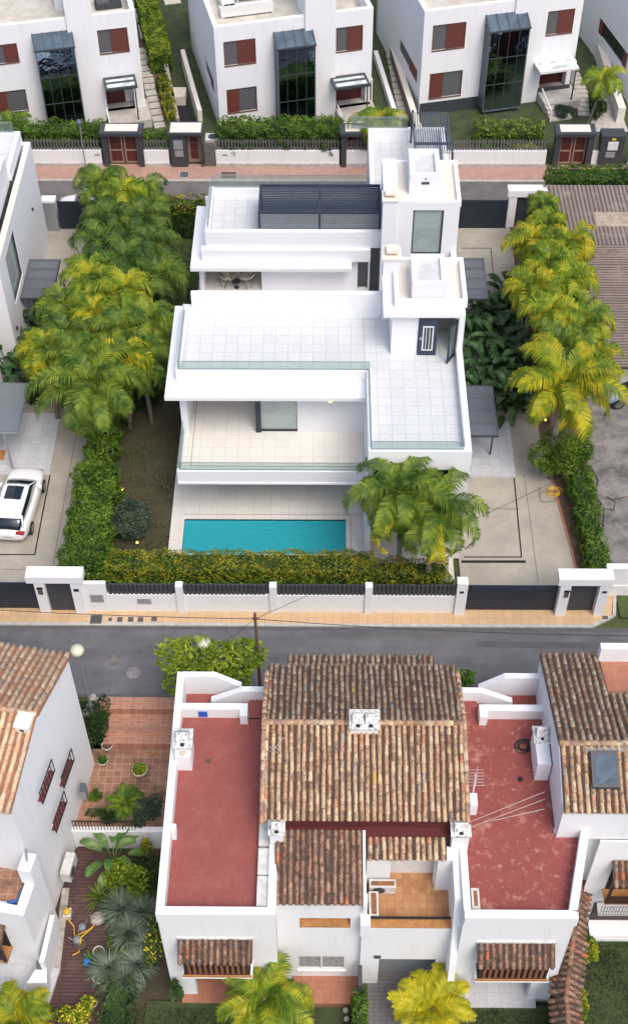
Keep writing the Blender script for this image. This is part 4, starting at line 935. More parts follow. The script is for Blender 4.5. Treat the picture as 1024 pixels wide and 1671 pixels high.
    for i in range(3): st.box(D[0]-.02, D[0]+1.5, -1.98-i*.4, -1.6-i*.4, 0, doorfloor-.15*(i+1))
    st.ob('steps', 'step_stone', H_)
    k = mb().tube([(D[0]-.1, -.9, 1.4), (D[0]-.1, -2.9, .95)], .05, 5); k.tube([(D[0]-.1, -2.9, .95), (D[0]-.1, -2.9, .1)], .04, 5); k.ob('handrail', 'white_metal', H_)
    return H_, T, mb, (t0, t1, uR)
AN = R(13.2)
# left house of the row
A1 = P(0, 42.7, 7.5); B1 = P(107, 30.5, 7.5); a1 = math.atan2(B1.y-A1.y, B1.x-A1.x)
def u_at(px, py, A, an): return on_plane(px, py, (A.x, A.y), an)[0]
h1, T1, mb1, i1 = town_house('white house at the top left with a mirror glass stair bay reflecting sky', A1, a1, -6, u_at(220, 16, A1, a1), (107, 151, 28), 0,
    [(-14, 75, 33, 101), (-14, 152, 48, 180), (158, 50, 212, 83)], (57, 83, 142, 211, 55), (167, 108, 225, 143), (171, 140, 223, 188), plinth=None)
A2 = P(348.4, 45.3, 7.5); B2 = P(498, 26.6, 7.5); a2 = math.atan2(B2.y-A2.y, B2.x-A2.x)
h2, T2, mb2, i2 = town_house('white house at the top middle with white sofas on its roof terrace', A2, a2, 0, u_at(609, 13, A2, a2), (497, 547, 24), 0,
    [(364, 69, 418, 102), (369, 147, 420, 179), (548, 46, 591, 80)], (452, 80, 515, 206, 52), (547, 105, 604, 140), (548, 142, 607, 172), side=(333, 88, 350, 158), plinth=.35)
A3 = P(692.6, 19, 7.5); a3_ = (a1+a2)/2
h3, T3, mb3, i3 = town_house('white house at the top right with stone faced tower and white entrance canopy', A3, a3_, 0, u_at(952, 0, A3, a3_), (840, 893, 12), 0,
    [(706, 42, 757, 77), (701, 121, 751, 155), (894, 19, 932, 53)], (799, 52, 847, 182, 24), (886, 84, 944, 113), (882, 112, 935, 146), side=(651, 60, 679, 138), plinth=.9, whitecan=True)
print('ANG', [math.degrees(x) for x in (a1, a2, a3_)], i1, i2, i3)
# fourth house, cut by the right edge
A4 = P(1023, 168, 0); d4, n4 = dirs(a2)
k = MB(); k.T = Matrix.Translation((A4.x, A4.y, 0)) @ Matrix.Rotation(a2, 4, 'Z')
H4 = root('house', 'white house cut by the right edge with a dark red side window', 'house', (A4.x, A4.y, 0))
sw = rect_on(978, 28, 1019, 114, (A4.x, A4.y), a2+R(90))
k.panel((.3, .3), R(90), 11, .0, 7.5, .3, [(sw[0]-.3, sw[1]-.3, sw[2], sw[3])]); k.box(0, 12, 0, .3, 0, 7.5); k.ob('wall', 'white_old', H4)
k = MB(); k.T = Matrix.Translation((A4.x, A4.y, 0)) @ Matrix.Rotation(a2, 4, 'Z')
o = k.box(.1, .14, sw[0], sw[1], sw[2], sw[3]).ob('window', 'glass_dark', H4)
k = MB(); k.T = Matrix.Translation((A4.x, A4.y, 0)) @ Matrix.Rotation(a2, 4, 'Z')
k.box(.04, .1, sw[0]+.02, sw[0]+.75, sw[2], sw[3]).box(.04, .1, sw[1]-.6, sw[1]-.02, sw[2], sw[3]).ob('shutter', 'shutter_red', o)
# roof furniture
def sofa(loc, rz, L, D, label, back=True, arms=True):
    r = root('sofa', label, 'sofa', loc, 'white lounge furniture on the middle roof', rz)
    MB().box(0, L, 0, D, .12, .35).ob('sofa_base', 'white_metal', r, local=True)
    m = MB(); n = max(1, round(L/.75))
    for i in range(n): m.box(i*L/n+.02, (i+1)*L/n-.02, .12, D-.02, .35, .5)
    m.ob('seat_cushions', 'sofa_white', r, local=True); MB().box(0, L, 0, .12, .35, .8).ob('backrest', 'sofa_white', r, local=True)
    m = MB()
    for x in (.02, L-.1):
        for y in (.02, D-.1): m.box(x, x+.08, y, y+.08, 0, .12)
    m.ob('feet', 'white_metal', r, local=True); return r
zf = 7.15
def L2(u, v, z=zf): return T2 @ Vector((u, v, z))
p = P(361, 32, zf); sofa(p, a2, 3.4, .9, 'long white sofa along the front edge of the middle roof terrace')
p = P(352, 6, zf); sofa(p+Vector((0,.6,0)), a2-R(90)+R(0), 2.6, .9, 'white sofa section along the left edge of the middle roof terrace')
p = P(386, 6, zf); r = root('coffee_table', 'low white table between the white roof sofas', 'table', p, None, a2); MB().box(0, 2.2, 0, .8, .3, .36).ob('table_top', 'white_metal', r, local=True)
m = MB()
for x in (.05, 2.07):
    for y in (.05, .67): m.box(x, x+.08, y, y+.08, 0, .3)
m.ob('legs', 'white_metal', r, local=True)
def on1(px, py, z): return P(px, py, z)
p = P(157, 18, 6.5); r = root('lounge_sofa', 'dark grey lounge sofa on the small terrace of the top left house', 'sofa', p, None, a1)
MB().box(0, 1.7, 0, .9, .0, .35).ob('sofa_base', 'charcoal', r, local=True); MB().box(0, 1.7, .7, .9, .35, .75).ob('backrest', 'slate', r, local=True); MB().box(.1, .9, .1, .6, .35, .48).ob('cushion', 'screen_grey', r, local=True)
p = P(91, 17, zf); r = root('storage_chest', 'pale storage chest by the tower on the top left roof', 'chest', p, None, a1); MB().box(0, .7, 0, 1.8, 0, .9).ob('chest_body', 'white_metal', r, local=True); MB().box(-.03, .73, -.03, 1.83, .9, .95).ob('lid', 'grey_metal', r, local=True)
# gardens between the top houses
def stones(label, pts, w, n, mat='step_stone', z=.0, h=.05, group=None):
    """slab path through pixel points"""
    Ps = [P(x, y, z) for x, y in pts]; tot = sum((b-a).length for a, b in zip(Ps, Ps[1:])); m = MB()
    for i in range(n):
        s = (i+.5)/n*tot; k = 0
        while k < len(Ps)-2 and s > (Ps[k+1]-Ps[k]).length: s -= (Ps[k+1]-Ps[k]).length; k += 1
        a, b = Ps[k], Ps[k+1]; dd = (b-a).normalized(); c = a+dd*s; ln = tot/n*.82
        m.seg(c-dd*ln/2, c+dd*ln/2, w, z, z+h)
    o = m.ob('path', mat); return tag(o, kind='structure')
stones('path', [(262, 210), (246, 150), (233, 78)], .75, 13)
stones('path', [(246, 65), (232, 0), (226, -40)], 1.4, 4, 'cream_floor')
stones('path', [(283, 8), (270, -30)], 1.2, 3, 'cream_floor')
stones('path', [(952, 190), (948, 150), (934, 118)], .8, 10)
stones('path', [(660, 195), (650, 150), (632, 60)], .7, 14)
struct('soil_strip', strip([(232, 62), (258, 160), (280, 214)], 1.6, .02), 'soil')
# sunken ramp between the left and middle house
RM = root('ramp_wall', 'pale walls of the sunken ramp between the left and middle top houses', 'retaining wall', P(310, 150, 0))
a, b = P(328, 208, 0), P(300, 108, 0)
MB().seg(a, b, .3, -.1, 1.3).ob('wall', 'cream', RM)
a, b = P(291, 208, 0), P(272, 118, 0); MB().seg(a, b, .25, -.1, .7).ob('wall', 'stone', RM)
a, b = P(276, 150, .7), P(303, 150, .7); MB().seg(a, b, 1.2, -.1, .7).ob('landing', 'cream_floor', RM)
struct('ramp', MB().prism([tuple(P(292,212,0)[:2]), tuple(P(322,212,0)[:2]), tuple(P(303,150,0)[:2]), tuple(P(283,150,0)[:2])], 0, .03), 'dark')
RM2 = root('boundary_wall', 'brown stepped boundary wall between the middle and right top houses', 'boundary wall', P(640, 120, 0))
a, b = P(682, 232, 0), P(622, 42, 0); MB().seg(a, b, .35, 0, 1.0).ob('wall', 'trunk', RM2); MB().seg(a, b, .4, 1.0, 1.05).ob('coping', 'cream', RM2)
RM3 = root('boundary_wall', 'pale boundary wall left of the cut off top right house', 'boundary wall', P(980, 120, 0))
a, b = P(1010, 200, 0), P(950, 20, 0); MB().seg(a, b, .5, 0, 1.1).ob('wall', 'cream', RM3)
RM4 = root('boundary_wall', 'white lower wall curving beside the path of the middle top house', 'boundary wall', P(628, 120, 0))
a, b = P(650, 215, 0), P(612, 95, 0); MB().seg(a, b, .3, 0, .6).ob('wall', 'white_old', RM4)
struct('forecourt', MB().prism([tuple(P(960,215,0)[:2]), tuple(P(1024,215,0)[:2]), tuple(P(1000,150,0)[:2]), tuple(P(975,150,0)[:2])], 0, .02), 'step_stone')
p = P(347, 214, 0)
def ac_unit(label, loc, rz, w=.85, h=.65, d=.35, mat='ac_white', rusty=False, top_fan=False):
    r = root('air_conditioner', label, 'air conditioner', loc, None, rz)
    MB().box(0, w, 0, d, .06, h).ob('casing', mat, r, local=True)
    k = MB()
    for x in ((.22, .6) if w < 1.0 else (.3, .8)): 
        pass
    m = MB().lathe((0, 0, 0), [(.24, 0), (.24, .015)], 18); c = w*.36
    m.v = [(c+v[0], -.0-v[2], .36+v[1]) for v in m.v]; m.ob('fan_grille', 'charcoal', r, local=True)
    if rusty: MB().box(.06, w-.06, .08, d-.08, h, h+.006).ob('rust_patch', 'rust', r, local=True)
    m = MB().box(.05, .12, 0, d, 0, .06).box(w-.12, w-.05, 0, d, 0, .06); m.ob('feet', 'dark', r, local=True)
    if top_fan:
        MB().lathe((w/2, d/2, h), [(.3, 0), (.3, .02)], 16).ob('top_fan', 'charcoal', r, local=True)
    return r
ac_unit('beige heat pump with round top fan beside the meter portal', (P(341, 222, 0).x, 73.8, .6), 0, .95, .9, .8, top_fan=True)
solo('stone_block', Bx(P(334,214,0).x, P(358,214,0).x, 73.6, 74.8, 0, .6), 'stone', 'low stone block carrying the beige heat pump', 'block')

# ================================================================ BROWN ROOF HOUSE AND NEIGHBOURS AT THE RIGHT
BR = root('house', 'house with a broad brown ribbed roof right of the yellow palms', 'house', (16, 58, 0))
MB().box(13.5, 30, 51.6, 65.2, 0, 3.0).ob('wall', 'cream', BR)
MB().prism_yz([(60.3,3.45),(66.2,3.3),(66.2,3.45),(60.3,3.62)], 13.15, 34).ob('roof', 'rib_roof_up', BR)
MB().add([(13.2,60.28,3.62),(34,60.28,3.62),(34,50.6,3.4),(14.5,50.6,3.2),(13.2,60.28,3.47),(34,60.28,3.47),(34,50.6,3.25),(14.5,50.6,3.05)], [(3,2,1,0),(4,5,6,7),(0,1,5,4),(1,2,6,5),(2,3,7,6),(3,0,4,7)]).ob('roof', 'rib_roof_side', BR)
MB().box(15.5, 17.6, 61.6, 63.4, 3.50, 3.57).ob('roof_patch', 'patch_tan', BR)
# ================================================================ UPPER GATES
gate('wide navy slatted gate closing the rear villa driveway', 6.9, 11.0, 66.6, 2.05, 'navy')
g = portal('gate_portal', 'white gate portal with lintel beside the rear navy gate', 11.05, 13.6, 66.7, 2.25, .1, th=.5)
gate('dark pedestrian gate under the rear white portal', 11.6, 13.05, 66.9, 2.2, 'charcoal')
gate('navy slatted gate of the left villa, parked white car behind', -16.35, -12.5, 66.4, 2.05, 'navy')
pg_ = root('gate_pillar', 'grey white pillar beside the navy gate of the left villa', 'pillar', (-16.9, 66.5, 0))
MB().box(-17.2, -16.42, 66.2, 66.7, 0, 2.1).ob('pillar_shaft', 'grey_metal', pg_); MB().box(-17.25, -16.38, 66.15, 66.75, 2.1, 2.25).ob('pillar_cap', 'white', pg_)
gate('small dark gate left of the grey pillar', -19, -17.3, 66.5, 2.05, 'charcoal')

# ================================================================ CARS
def ring_pts(y, hw, z0, z1, t=.12):
    return [(-hw+t, y, z0), (-hw, y, z0+t), (-hw, y, z1-t), (-hw+t*1.2, y, z1), (0, y, z1+.02), (hw-t*1.2, y, z1), (hw, y, z1-t), (hw, y, z0+t), (hw-t, y, z0), (0, y, z0)]
def loft(m, rings):
    n = len(rings[0]); vs = [p for r in rings for p in r]
    return m.add(vs, [(i*n+k, i*n+(k+1) % n, (i+1)*n+(k+1) % n, (i+1)*n+k) for i in range(len(rings)-1) for k in range(n)]+[tuple(range(n))[::-1], tuple(range((len(rings)-1)*n, len(rings)*n))])
def car(label, loc, rz, paint='car_white'):
    """nose towards +y"""
    r = root('parked_car', label, 'car', loc, None, rz)
    m = loft(MB(), [ring_pts(-2.34, .64, .42, .76), ring_pts(-2.22, .80, .34, .96), ring_pts(-1.85, .91, .28, 1.05), ring_pts(-1.0, .94, .26, 1.04), ring_pts(0, .94, .26, 1.0), ring_pts(.9, .94, .26, .99), ring_pts(1.55, .92, .28, .93), ring_pts(2.05, .86, .32, .82), ring_pts(2.28, .70, .40, .68)])
    b = m.ob('body', paint, r, True, local=True); s = b.modifiers.new('s', 'SUBSURF'); s.levels = 2; s.render_levels = 2
    def gr(y, hw, z): return [(-hw-.04, y, .95), (-hw, y, z-.05), (-hw+.12, y, z), (0, y, z+.03), (hw-.12, y, z), (hw, y, z-.05), (hw+.04, y, .95), (0, y, .95)]
    m = loft(MB(), [gr(-2.12, .58, 1.08), gr(-1.62, .64, 1.32), gr(-1.1, .68, 1.50), gr(-.2, .72, 1.56), gr(.35, .70, 1.50), gr(.95, .68, 1.16), gr(1.2, .66, 1.02)])
    g_ = m.ob('windows', 'glass_dark', r, True, local=True)
    rf = MB(); prof = [(-1.60, 1.36, .54), (-1.35, 1.48, .58), (-1.05, 1.555, .62), (-.2, 1.61, .64), (.28, 1.575, .62), (.42, 1.53, .60)]
    loft(rf, [[(-w_, y, z-.05), (-w_-.03, y, z-.015), (-w_+.06, y, z+.01), (0, y, z+.03), (w_-.06, y, z+.01), (w_+.03, y, z-.015), (w_, y, z-.05), (0, y, z-.06)] for y, z, w_ in prof])
    ro = rf.ob('roof', paint, r, True, local=True)
    MB().add([(-.42, -.70, 1.635), (.42, -.70, 1.635), (.42, .18, 1.628), (-.42, .18, 1.628), (0, -.70, 1.668), (0, .18, 1.652)], [(0, 4, 5, 3), (4, 1, 2, 5)]).ob('sunroof', 'glass_dark', ro, local=True)
    pl_ = MB()
    for s_ in (-1, 1):
        pl_.tube([(s_*.63, -1.5, 1.40), (s_*.74, -2.0, 1.06)], .045, 6); pl_.tube([(s_*.62, .38, 1.52), (s_*.72, 1.12, 1.02)], .03, 6)
    pl_.ob('pillars', paint, r, True, local=True)
    m = MB().box(-.62, .62, -1.72, -1.52, 1.37, 1.40); m.ob('spoiler', paint, ro, local=True)
    for s_ in (-1, 1):
        for y in (-1.4, 1.4):
            w_ = MB().lathe((0, 0, 0), [(.25, -.11), (.34, -.09), (.34, .09), (.25, .11)], 20); w_.v = [(s_*.86+v[2], y+v[0], .34+v[1]) for v in w_.v]; o = w_.ob('wheel', 'tyre', r, local=True)
            w_ = MB().lathe((0, 0, 0), [(.22, -.118), (.22, .118)], 16); w_.v = [(s_*.86+v[2], y+v[0], .34+v[1]) for v in w_.v]; w_.ob('rim', 'rim', o, local=True)
        MB().box(s_*.62-.2, s_*.62+.2, -2.30, -2.12, .86, .95).ob('tail_light', 'tail_red', r, local=True)
        MB().box(s_*.62-.16, s_*.62+.16, 2.06, 2.2, .64, .74).ob('headlight', 'grey_metal', r, local=True)
        MB().box(min(s_*.9, s_*1.08), max(s_*.9, s_*1.08), .62, .78, .98, 1.14).ob('wing_mirror', paint, r, local=True)
    MB().box(-.24, .24, -2.345, -2.28, .62, .73).ob('number_plate', 'plate', r, local=True)
    return r
cc = P(35, 838, 0)
car('white hatchback with dark sunroof parked tail out in the left driveway', (-15.3, 43.4, 0.0), R(-4))
car('white car parked across the street behind the left navy gate', (-14.4, 68.0, -.06), R(90))
car('blue grey car half under the brown roof at the right edge', (16.9, 51.9, .015), R(100), 'car_blue')

# ================================================================ LOWER ROW: CENTRE TOWNHOUSE
TC = root('townhouse', 'white townhouse in the bottom centre with clay tile roofs and two red roof terraces', 'townhouse', (1.6, 24, -2.6))
GZ2 = -2.6; TF = 4.7; PT = 5.3
wl = MB()
# left wing
wl.panel((-5.95, 19.85), 0, 4.2, GZ2, TF-.02, .28, [(.95, 3.2, GZ2+.3, .55)])
wl.box(-5.95, -5.67, 20.13, 28.6, GZ2, TF-.02).box(-5.66, -1.76, 28.3, 28.6, GZ2, TF-.02).box(-2.04, -1.76, 20.13, 28.3, GZ2, TF-.02)
# right wing
RW_ = [(4.98, 19.78), (8.95, 19.78), (9.98, 23.62), (8.55, 23.3), (8.75, 28.9), (4.98, 28.9)]
wl.panel((4.98, 19.78), 0, 3.97, GZ2, TF-.02, .28, [(.72, 3.1, GZ2+.3, .45)])
wl.seg((8.82, 19.80), (9.85, 23.6), .28, GZ2, TF-.02).seg((8.6, 23.48), (9.7, 23.48), .25, GZ2, TF-.02)
wl.box(4.98, 5.24, 20.07, 28.9, GZ2, TF-.02)
# middle
wl.panel((-1.75, 20.62), 0, 3.35, GZ2, 4.72, .3, [(.85, 2.75, 2.55, 3.25), (.72, 2.62, -1.55, -.25)])
wl.panel((1.60, 20.35), 0, 3.38, GZ2, 3.05, .3, [(.55, 2.75, GZ2+.31, .15)])
wl.box(1.42, 1.60, 20.35, 22.3, GZ2, 3.3)
wl.panel((1.60, 22.3), 0, 3.38, 2.6, 5.2, .25, [(.9, 2.55, 2.6, 4.75)])
wl.box(-1.75, 4.97, 23.2, 29.6, GZ2, 5.9)
wl.box(-1.6, 4.5, 29.6, 30.2, GZ2, 5.7)
wl.ob('wall', 'white_old', TC)
MB().prism([(-1.75,23.2),(-1.75,20.95),(-1.45,20.95),(-1.45,23.2)][::-1], -2.6, 4.6).ob('wall', 'white', TC)
# recess backs
MB().box(-5.5, -2.1, 21.4, 21.45, GZ2, 1.0).ob('porch_wall', 'white_old', TC)
MB().box(-5.6, -2.1, 19.5, 21.4, -2.3, -2.25).ob('porch_floor', 'terracotta_fine', TC)
MB().box(5.3, 8.8, 21.3, 21.35, GZ2, 1.0).ob('porch_wall', 'white_old', TC)
MB().box(5.3, 8.4, 19.4, 21.3, -2.3, -2.25).ob('porch_floor', 'grey_tile', TC)
MB().box(2.1, 4.4, 20.85, 20.9, -2.4, .4).ob('garage_door', 'grey_metal', TC)
MB().box(2.42, 4.3, 22.75, 22.8, 2.6, 4.9).ob('balcony_shutter', 'white_metal', TC)
MB().box(-.95, 1.05, 21.2, 21.25, 2.3, 3.4).ob('recess_wall', 'white_old', TC)
MB().box(-.9, 1.0, 20.6, 21.2, 2.45, 2.552).ob('window_sill', 'orange_sill', TC)
o = MB().box(-1.0, .85, 20.68, 20.71, -1.53, -.27).ob('window', 'curtain', TC)
MB().box(-1.03, .87, 20.63, 20.675, -1.55, -1.45).box(-1.03, .87, 20.63, 20.675, -.33, -.25).box(-1.03, -.95, 20.63, 20.675, -1.45, -.33).box(.79, .87, 20.63, 20.675, -1.45, -.33).box(-.12, -.04, 20.63, 20.675, -1.45, -.33).ob('frame', 'white_metal', o)
MB().box(-1.05, .9, 20.54, 20.615, -1.62, -1.55).ob('window_sill', 'white', TC)
# balcony
MB().box(1.61, 4.97, 20.66, 22.8, 2.4, 2.6).ob('balcony_floor', 'ochre_tile', TC)
MB().box(1.62, 4.96, 20.34, 20.66, 3.05, 3.09).ob('balcony_coping', 'orange_sill', TC)
MB().box(1.62, 4.96, 20.62, 20.69, 3.22, 3.28).box(1.7,1.74,20.64,20.67,3.09,3.22).box(4.8,4.84,20.64,20.67,3.09,3.22).ob('balcony_rail', 'dark', TC)
MB().box(4.9, 5.5, 20.1, 20.6, 2.6, 3.75).ob('pillar', 'white_old', TC); MB().box(1.35, 1.72, 20.2, 20.62, 2.6, 3.6).ob('pillar', 'white_old', TC)
MB().box(1.95, 2.2, 20.28, 20.35, .35, .5).ob('wall_lamp', 'charcoal', TC)
MB().box(4.2, 4.98, 22.05, 22.3, 2.6, 5.1).ob('wall', 'white', TC)
MB().box(1.35, 1.5, 19.5, 20.3, -2.6, -.35).ob('side_screen', 'charcoal', TC)
# parapets
m = MB()
m.box(-5.97, -1.7, 19.82, 20.12, TF-.02, PT).box(-5.97, -5.68, 20.12, 28.35, TF-.02, PT).box(-2.0, -1.7, 20.12, 25.3, TF-.02, PT).box(-5.97, -3.05, 28.35, 28.65, TF-.6, PT).box(-3.35, -3.05, 28.05, 28.35, TF-.02, PT).box(-5.67,-5.5,23.0,23.35,TF,PT+.01)
m.box(-5.97, -5.68, 28.65, 29.9, 3.9, PT)
m.ob('parapet', 'white', TC); m = MB()
m.prism_xz([(-5.97,3.9),(-3.4,3.9),(-3.4,4.55),(-4.45,PT),(-5.97,PT)], 29.9, 30.15)
m.ob('stair_wall', 'white', TC); m = MB()
m.prism_xz([(-4.6,3.9),(-2.15,3.9),(-2.15,PT),(-3.3,PT),(-4.5,4.6),(-4.6,4.55)], 29.2, 29.45)
m.ob('parapet', 'white', TC)
m = MB()
m.box(5.0, 9.02, 19.75, 20.07, TF-.02, PT).seg((8.86, 20.05), (9.97, 24.3), .3, TF-.02, PT).box(4.98, 5.24, 20.07, 25.4, TF-.02, PT).box(6.15, 8.95, 28.35, 28.65, TF-.6, PT).box(6.15, 6.45, 28.05, 28.35, TF-.02, PT)
m.ob('parapet', 'white_old', TC); m = MB()
m.prism_xz([(5.3,3.9),(7.6,3.9),(7.6,4.6),(7.45,4.65),(6.3,PT),(5.3,PT)], 29.2, 29.45)
m.ob('stair_wall', 'white_old', TC); m = MB()
m.prism_xz([(6.3,3.9),(8.75,3.9),(8.75,PT),(7.3,PT),(6.3,4.5)], 29.9, 30.15)
m.ob('parapet', 'white_old', TC)
m = MB().box(-2.2, -1.74, 28.4, 28.75, 4.0, 4.1)
# terrace floors
MB().box(-5.67, -2.01, 20.13, 28.34, TF-.15, TF).box(-3.04, -1.8, 28.3, 29.19, TF-.15, TF).box(-2.0, -1.76, 25.3, 28.3, TF-.15, TF).box(-5.67, -4.4, 28.66, 29.89, 3.95, 4.05).ob('terrace_floor', 'red_terrace', TC)
MB().box(-3.04-.3, -3.04, 28.66, 29.19, 4.0, 4.52).box(-3.64, -3.34, 28.66, 29.19, 4.0, 4.36).box(-3.94, -3.64, 28.66, 29.19, 4.0, 4.2).ob('terrace_steps', 'red_terrace', TC)
MB().prism([(5.25,20.08),(8.75,20.08),(9.75,23.36),(8.62,23.36),(8.70,28.34),(5.25,28.34)], TF-.15, TF).box(5.25, 6.14, 28.34, 29.19, TF-.15, TF).box(7.5, 8.7, 28.66, 29.89, 3.95, 4.05).ob('terrace_floor', 'red_terrace_worn', TC)
MB().box(6.14, 6.44, 28.66, 29.19, 4.0, 4.52).box(6.44, 6.74, 28.66, 29.19, 4.0, 4.36).box(6.74, 7.04, 28.66, 29.19, 4.0, 4.2).ob('terrace_steps', 'red_terrace_worn', TC)
# roofs
RX0, RX1 = -2.25, 5.22
clay_roof(TC, 'roof', (RX0, 23.05, 6.25), (RX1, 23.05, 6.25), (RX0, 26.38, 7.5), seed=1)
clay_roof(TC, 'roof', (RX1, 29.75, 6.35), (RX0, 29.75, 6.35), (RX1, 26.42, 7.5), seed=2, mat='clay')
clay_roof(TC, 'roof', (4.4, 30.5, 5.95), (-1.5, 30.5, 5.95), (4.4, 29.7, 6.2), seed=5)
ridge(TC, (RX0, 26.4, 7.53), (RX1, 26.4, 7.53))
for x in (RX0-.02, RX1+.02):
    m = MB()
    for i in range(18):
        y = 23.1+i*.36
        if y < 29.6:
            z = 6.25+(y-23.05)*.375 if y < 26.4 else 7.5-(y-26.4)*.345
            m.tube([(x, y-.2, z+.02-(.07 if y<26.4 else -.07)), (x, y+.2, z+.02+(.07 if y<26.4 else -.07))], .10, 7, .085)
    m.ob('verge_tiles', 'clay', TC, True)
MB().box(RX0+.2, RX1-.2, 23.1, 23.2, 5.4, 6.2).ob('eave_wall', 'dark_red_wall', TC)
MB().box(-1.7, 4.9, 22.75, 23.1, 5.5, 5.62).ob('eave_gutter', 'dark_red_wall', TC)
clay_roof(TC, 'roof', (-1.78, 20.45, 4.82), (1.42, 20.45, 4.82), (-1.78, 22.9, 5.72), seed=3, mat='clay_dark')
clay_roof(TC, 'roof', (1.58, 22.02, 5.18), (4.5, 22.02, 5.18), (1.58, 22.9, 5.52), seed=4, mat='clay')
MB().box(1.42, 1.56, 20.5, 23.05, 4.3, 5.85).ob('roof_kerb', 'dark_red_wall', TC) if False else None
MB().prism_yz([(20.4,4.0),(22.9,4.0),(22.9,5.75),(20.4,4.85)], 1.43, 1.52).ob('gable_kerb', 'white_old', TC)
# chimneys
def chimney(parent, x, y, z0, w=.5, d=.45, h=1.1, big=False):
    c = MB().box(x-w/2, x+w/2, y-d/2, y+d/2, z0, z0+h).ob('chimney', 'white_old', parent)
    MB().box(x-w/2-.06, x+w/2+.06, y-d/2-.06, y+d/2+.06, z0+h, z0+h+.08).prism_yz([(y-d/2,z0+h+.08),(y+d/2,z0+h+.08),(y,z0+h+.5)], x-w*.38, x+w*.38).ob('chimney_cap', 'white_mossy', c)
    MB().box(x-.07, x+.07, y-d/2-.01, y-d/2+.1, z0+h+.12, z0+h+.2).ob('vent_slot', 'dark', c); return c
chimney(TC, -1.72, 22.75, 4.5, .5, .5, 1.65); chimney(TC, 4.97, 22.75, 4.5, .62, .55, 1.65)
c = chimney(TC, -5.42, 26.55, 4.7, .62, .75, 1.3)
MB().box(-5.72, -5.12, 25.95, 26.2, 4.7, 5.7).ob('chimney_base', 'white', c)
MB().lathe((-5.42,26.1,5.72),[(.1,0),(.13,.05),(.1,.1)],8).ob('flue_pipe', 'cushion', c)
c = MB().box(.98, 2.0, 26.0, 26.75, 7.2, 7.72).ob('chimney', 'white_old', TC)
m = MB()
for x in (1.25, 1.73): m.prism_yz([(26.1,7.8),(26.65,7.8),(26.37,8.2)], x-.2, x+.2)
m.box(.92, 2.06, 25.94, 26.81, 7.72, 7.8).ob('chimney_cap', 'white_mossy', c); MB().box(1.18,1.32,26.0,26.1,7.83,7.89).box(1.66,1.8,26.0,26.1,7.83,7.89).ob('vent_slot', 'dark', c)
c = MB().box(8.1, 8.62, 25.6, 27.2, 4.7, 5.9).ob('chimney', 'white_old', TC)
MB().box(8.04, 8.68, 26.5, 27.25, 5.9, 5.98).prism_yz([(26.6,5.98),(27.15,5.98),(26.87,6.5)], 8.15, 8.55).ob('chimney_cap', 'white_mossy', c); MB().box(8.3,8.42,26.6,26.68,6.02,6.1).ob('vent_slot', 'dark', c)
# party wall sloping down beside the right wing
MB().prism_yz([(19.0,-2.6),(23.0,-2.6),(23.0,5.2),(20.6,5.0),(19.6,1.5)], 4.72, 4.975).ob('party_wall', 'white_old', TC)
# roofed balcony boxes
def awning(parent, x0, x1, yw, z1, z0, out=.62, seed=8, label=None, mat='clay_dark', zb=None, n=11):
    zb = zb if zb is not None else z0-1.35
    ro = clay_roof(parent, 'balcony_roof', (x0-.05, yw-out-.1, z0), (x1+.05, yw-out-.1, z0), (x0-.05, yw, z1), seed=seed, mat=mat)
    MB().box(x0-.08, x1+.08, yw-.06, yw-.003, z1, z1+.10).ob('balcony_kerb', 'white_mossy', ro)
    b = MB().box(x0+.08, x1-.08, yw-out, yw, zb-.1, zb).ob('balcony_slab', 'dark_wood_and_shade', parent)  # dark floor colour carries the shade of the roofed balcony
    MB().box(x0+.02, x1-.02, yw-out-.05, yw-out-.003, zb-.1, zb+.03).ob('slab_trim', 'orange_sill', b)
    MB().box(x0, x1, yw-out-.06, yw-.003, zb-.2, zb-.1).ob('slab_edge', 'white', b)
    f = MB()
    for x in (x0+.12, x1-.22): f.box(x, x+.1, yw-out, yw-out+.1, zb, z0-.02)
    f.box(x0+.22, x1-.22, yw-out, yw-out+.08, zb+.95, zb+1.03).box(x0+.22, x1-.22, yw-out, yw-out+.08, z0-.14, z0-.02).box(x0+.12,x0+.2,yw-out+.1,yw-.02,zb+.95,zb+1.03).box(x1-.2,x1-.12,yw-out+.1,yw-.02,zb+.95,zb+1.03)
    f.ob('balcony_frame', 'dark_wood_and_shade', parent)
    MB().box(x0+.15, x1-.15, yw-.03, yw-.004, zb, z0).ob('balcony_shade_panel', 'dark', parent)  # flat dark panel on the closed wall, painted shade of the balcony interior
    s = MB()
    for i in range(n): x = x0+.3+(x1-x0-.6)*i/(n-1); s.box(x-.055, x+.055, yw-out+.02, yw-out+.05, zb+.03, zb+.92)
    s.ob('balusters', 'shutter_frame', b)
awning(TC, -5.3, -2.66, 19.85, 3.2, 2.62, seed=8)
awning(TC, 5.68, 8.42, 19.78, 3.2, 2.62, seed=9)
solo('towel', MB().box(-5.02, -4.66, 28.30, 28.345, 4.82, 5.16), 'blue', 'small bright blue box hanging on the white wall of the left red terrace', 'box')
p = P(340, 1242, TF); solo('floor_drain', MB().box(p.x-.1, p.x+.1, p.y-.1, p.y+.1, TF-.01, TF+.012), 'brown_cover', 'small square floor drain in the left red terrace', 'drain')
p = P(848, 1272, TF); solo('vent_pipe', MB().lathe((p.x, p.y, TF), [(.1, 0), (.1, .06), (.07, .06)], 10), 'dark', 'small black vent hole in the worn red terrace', 'vent')
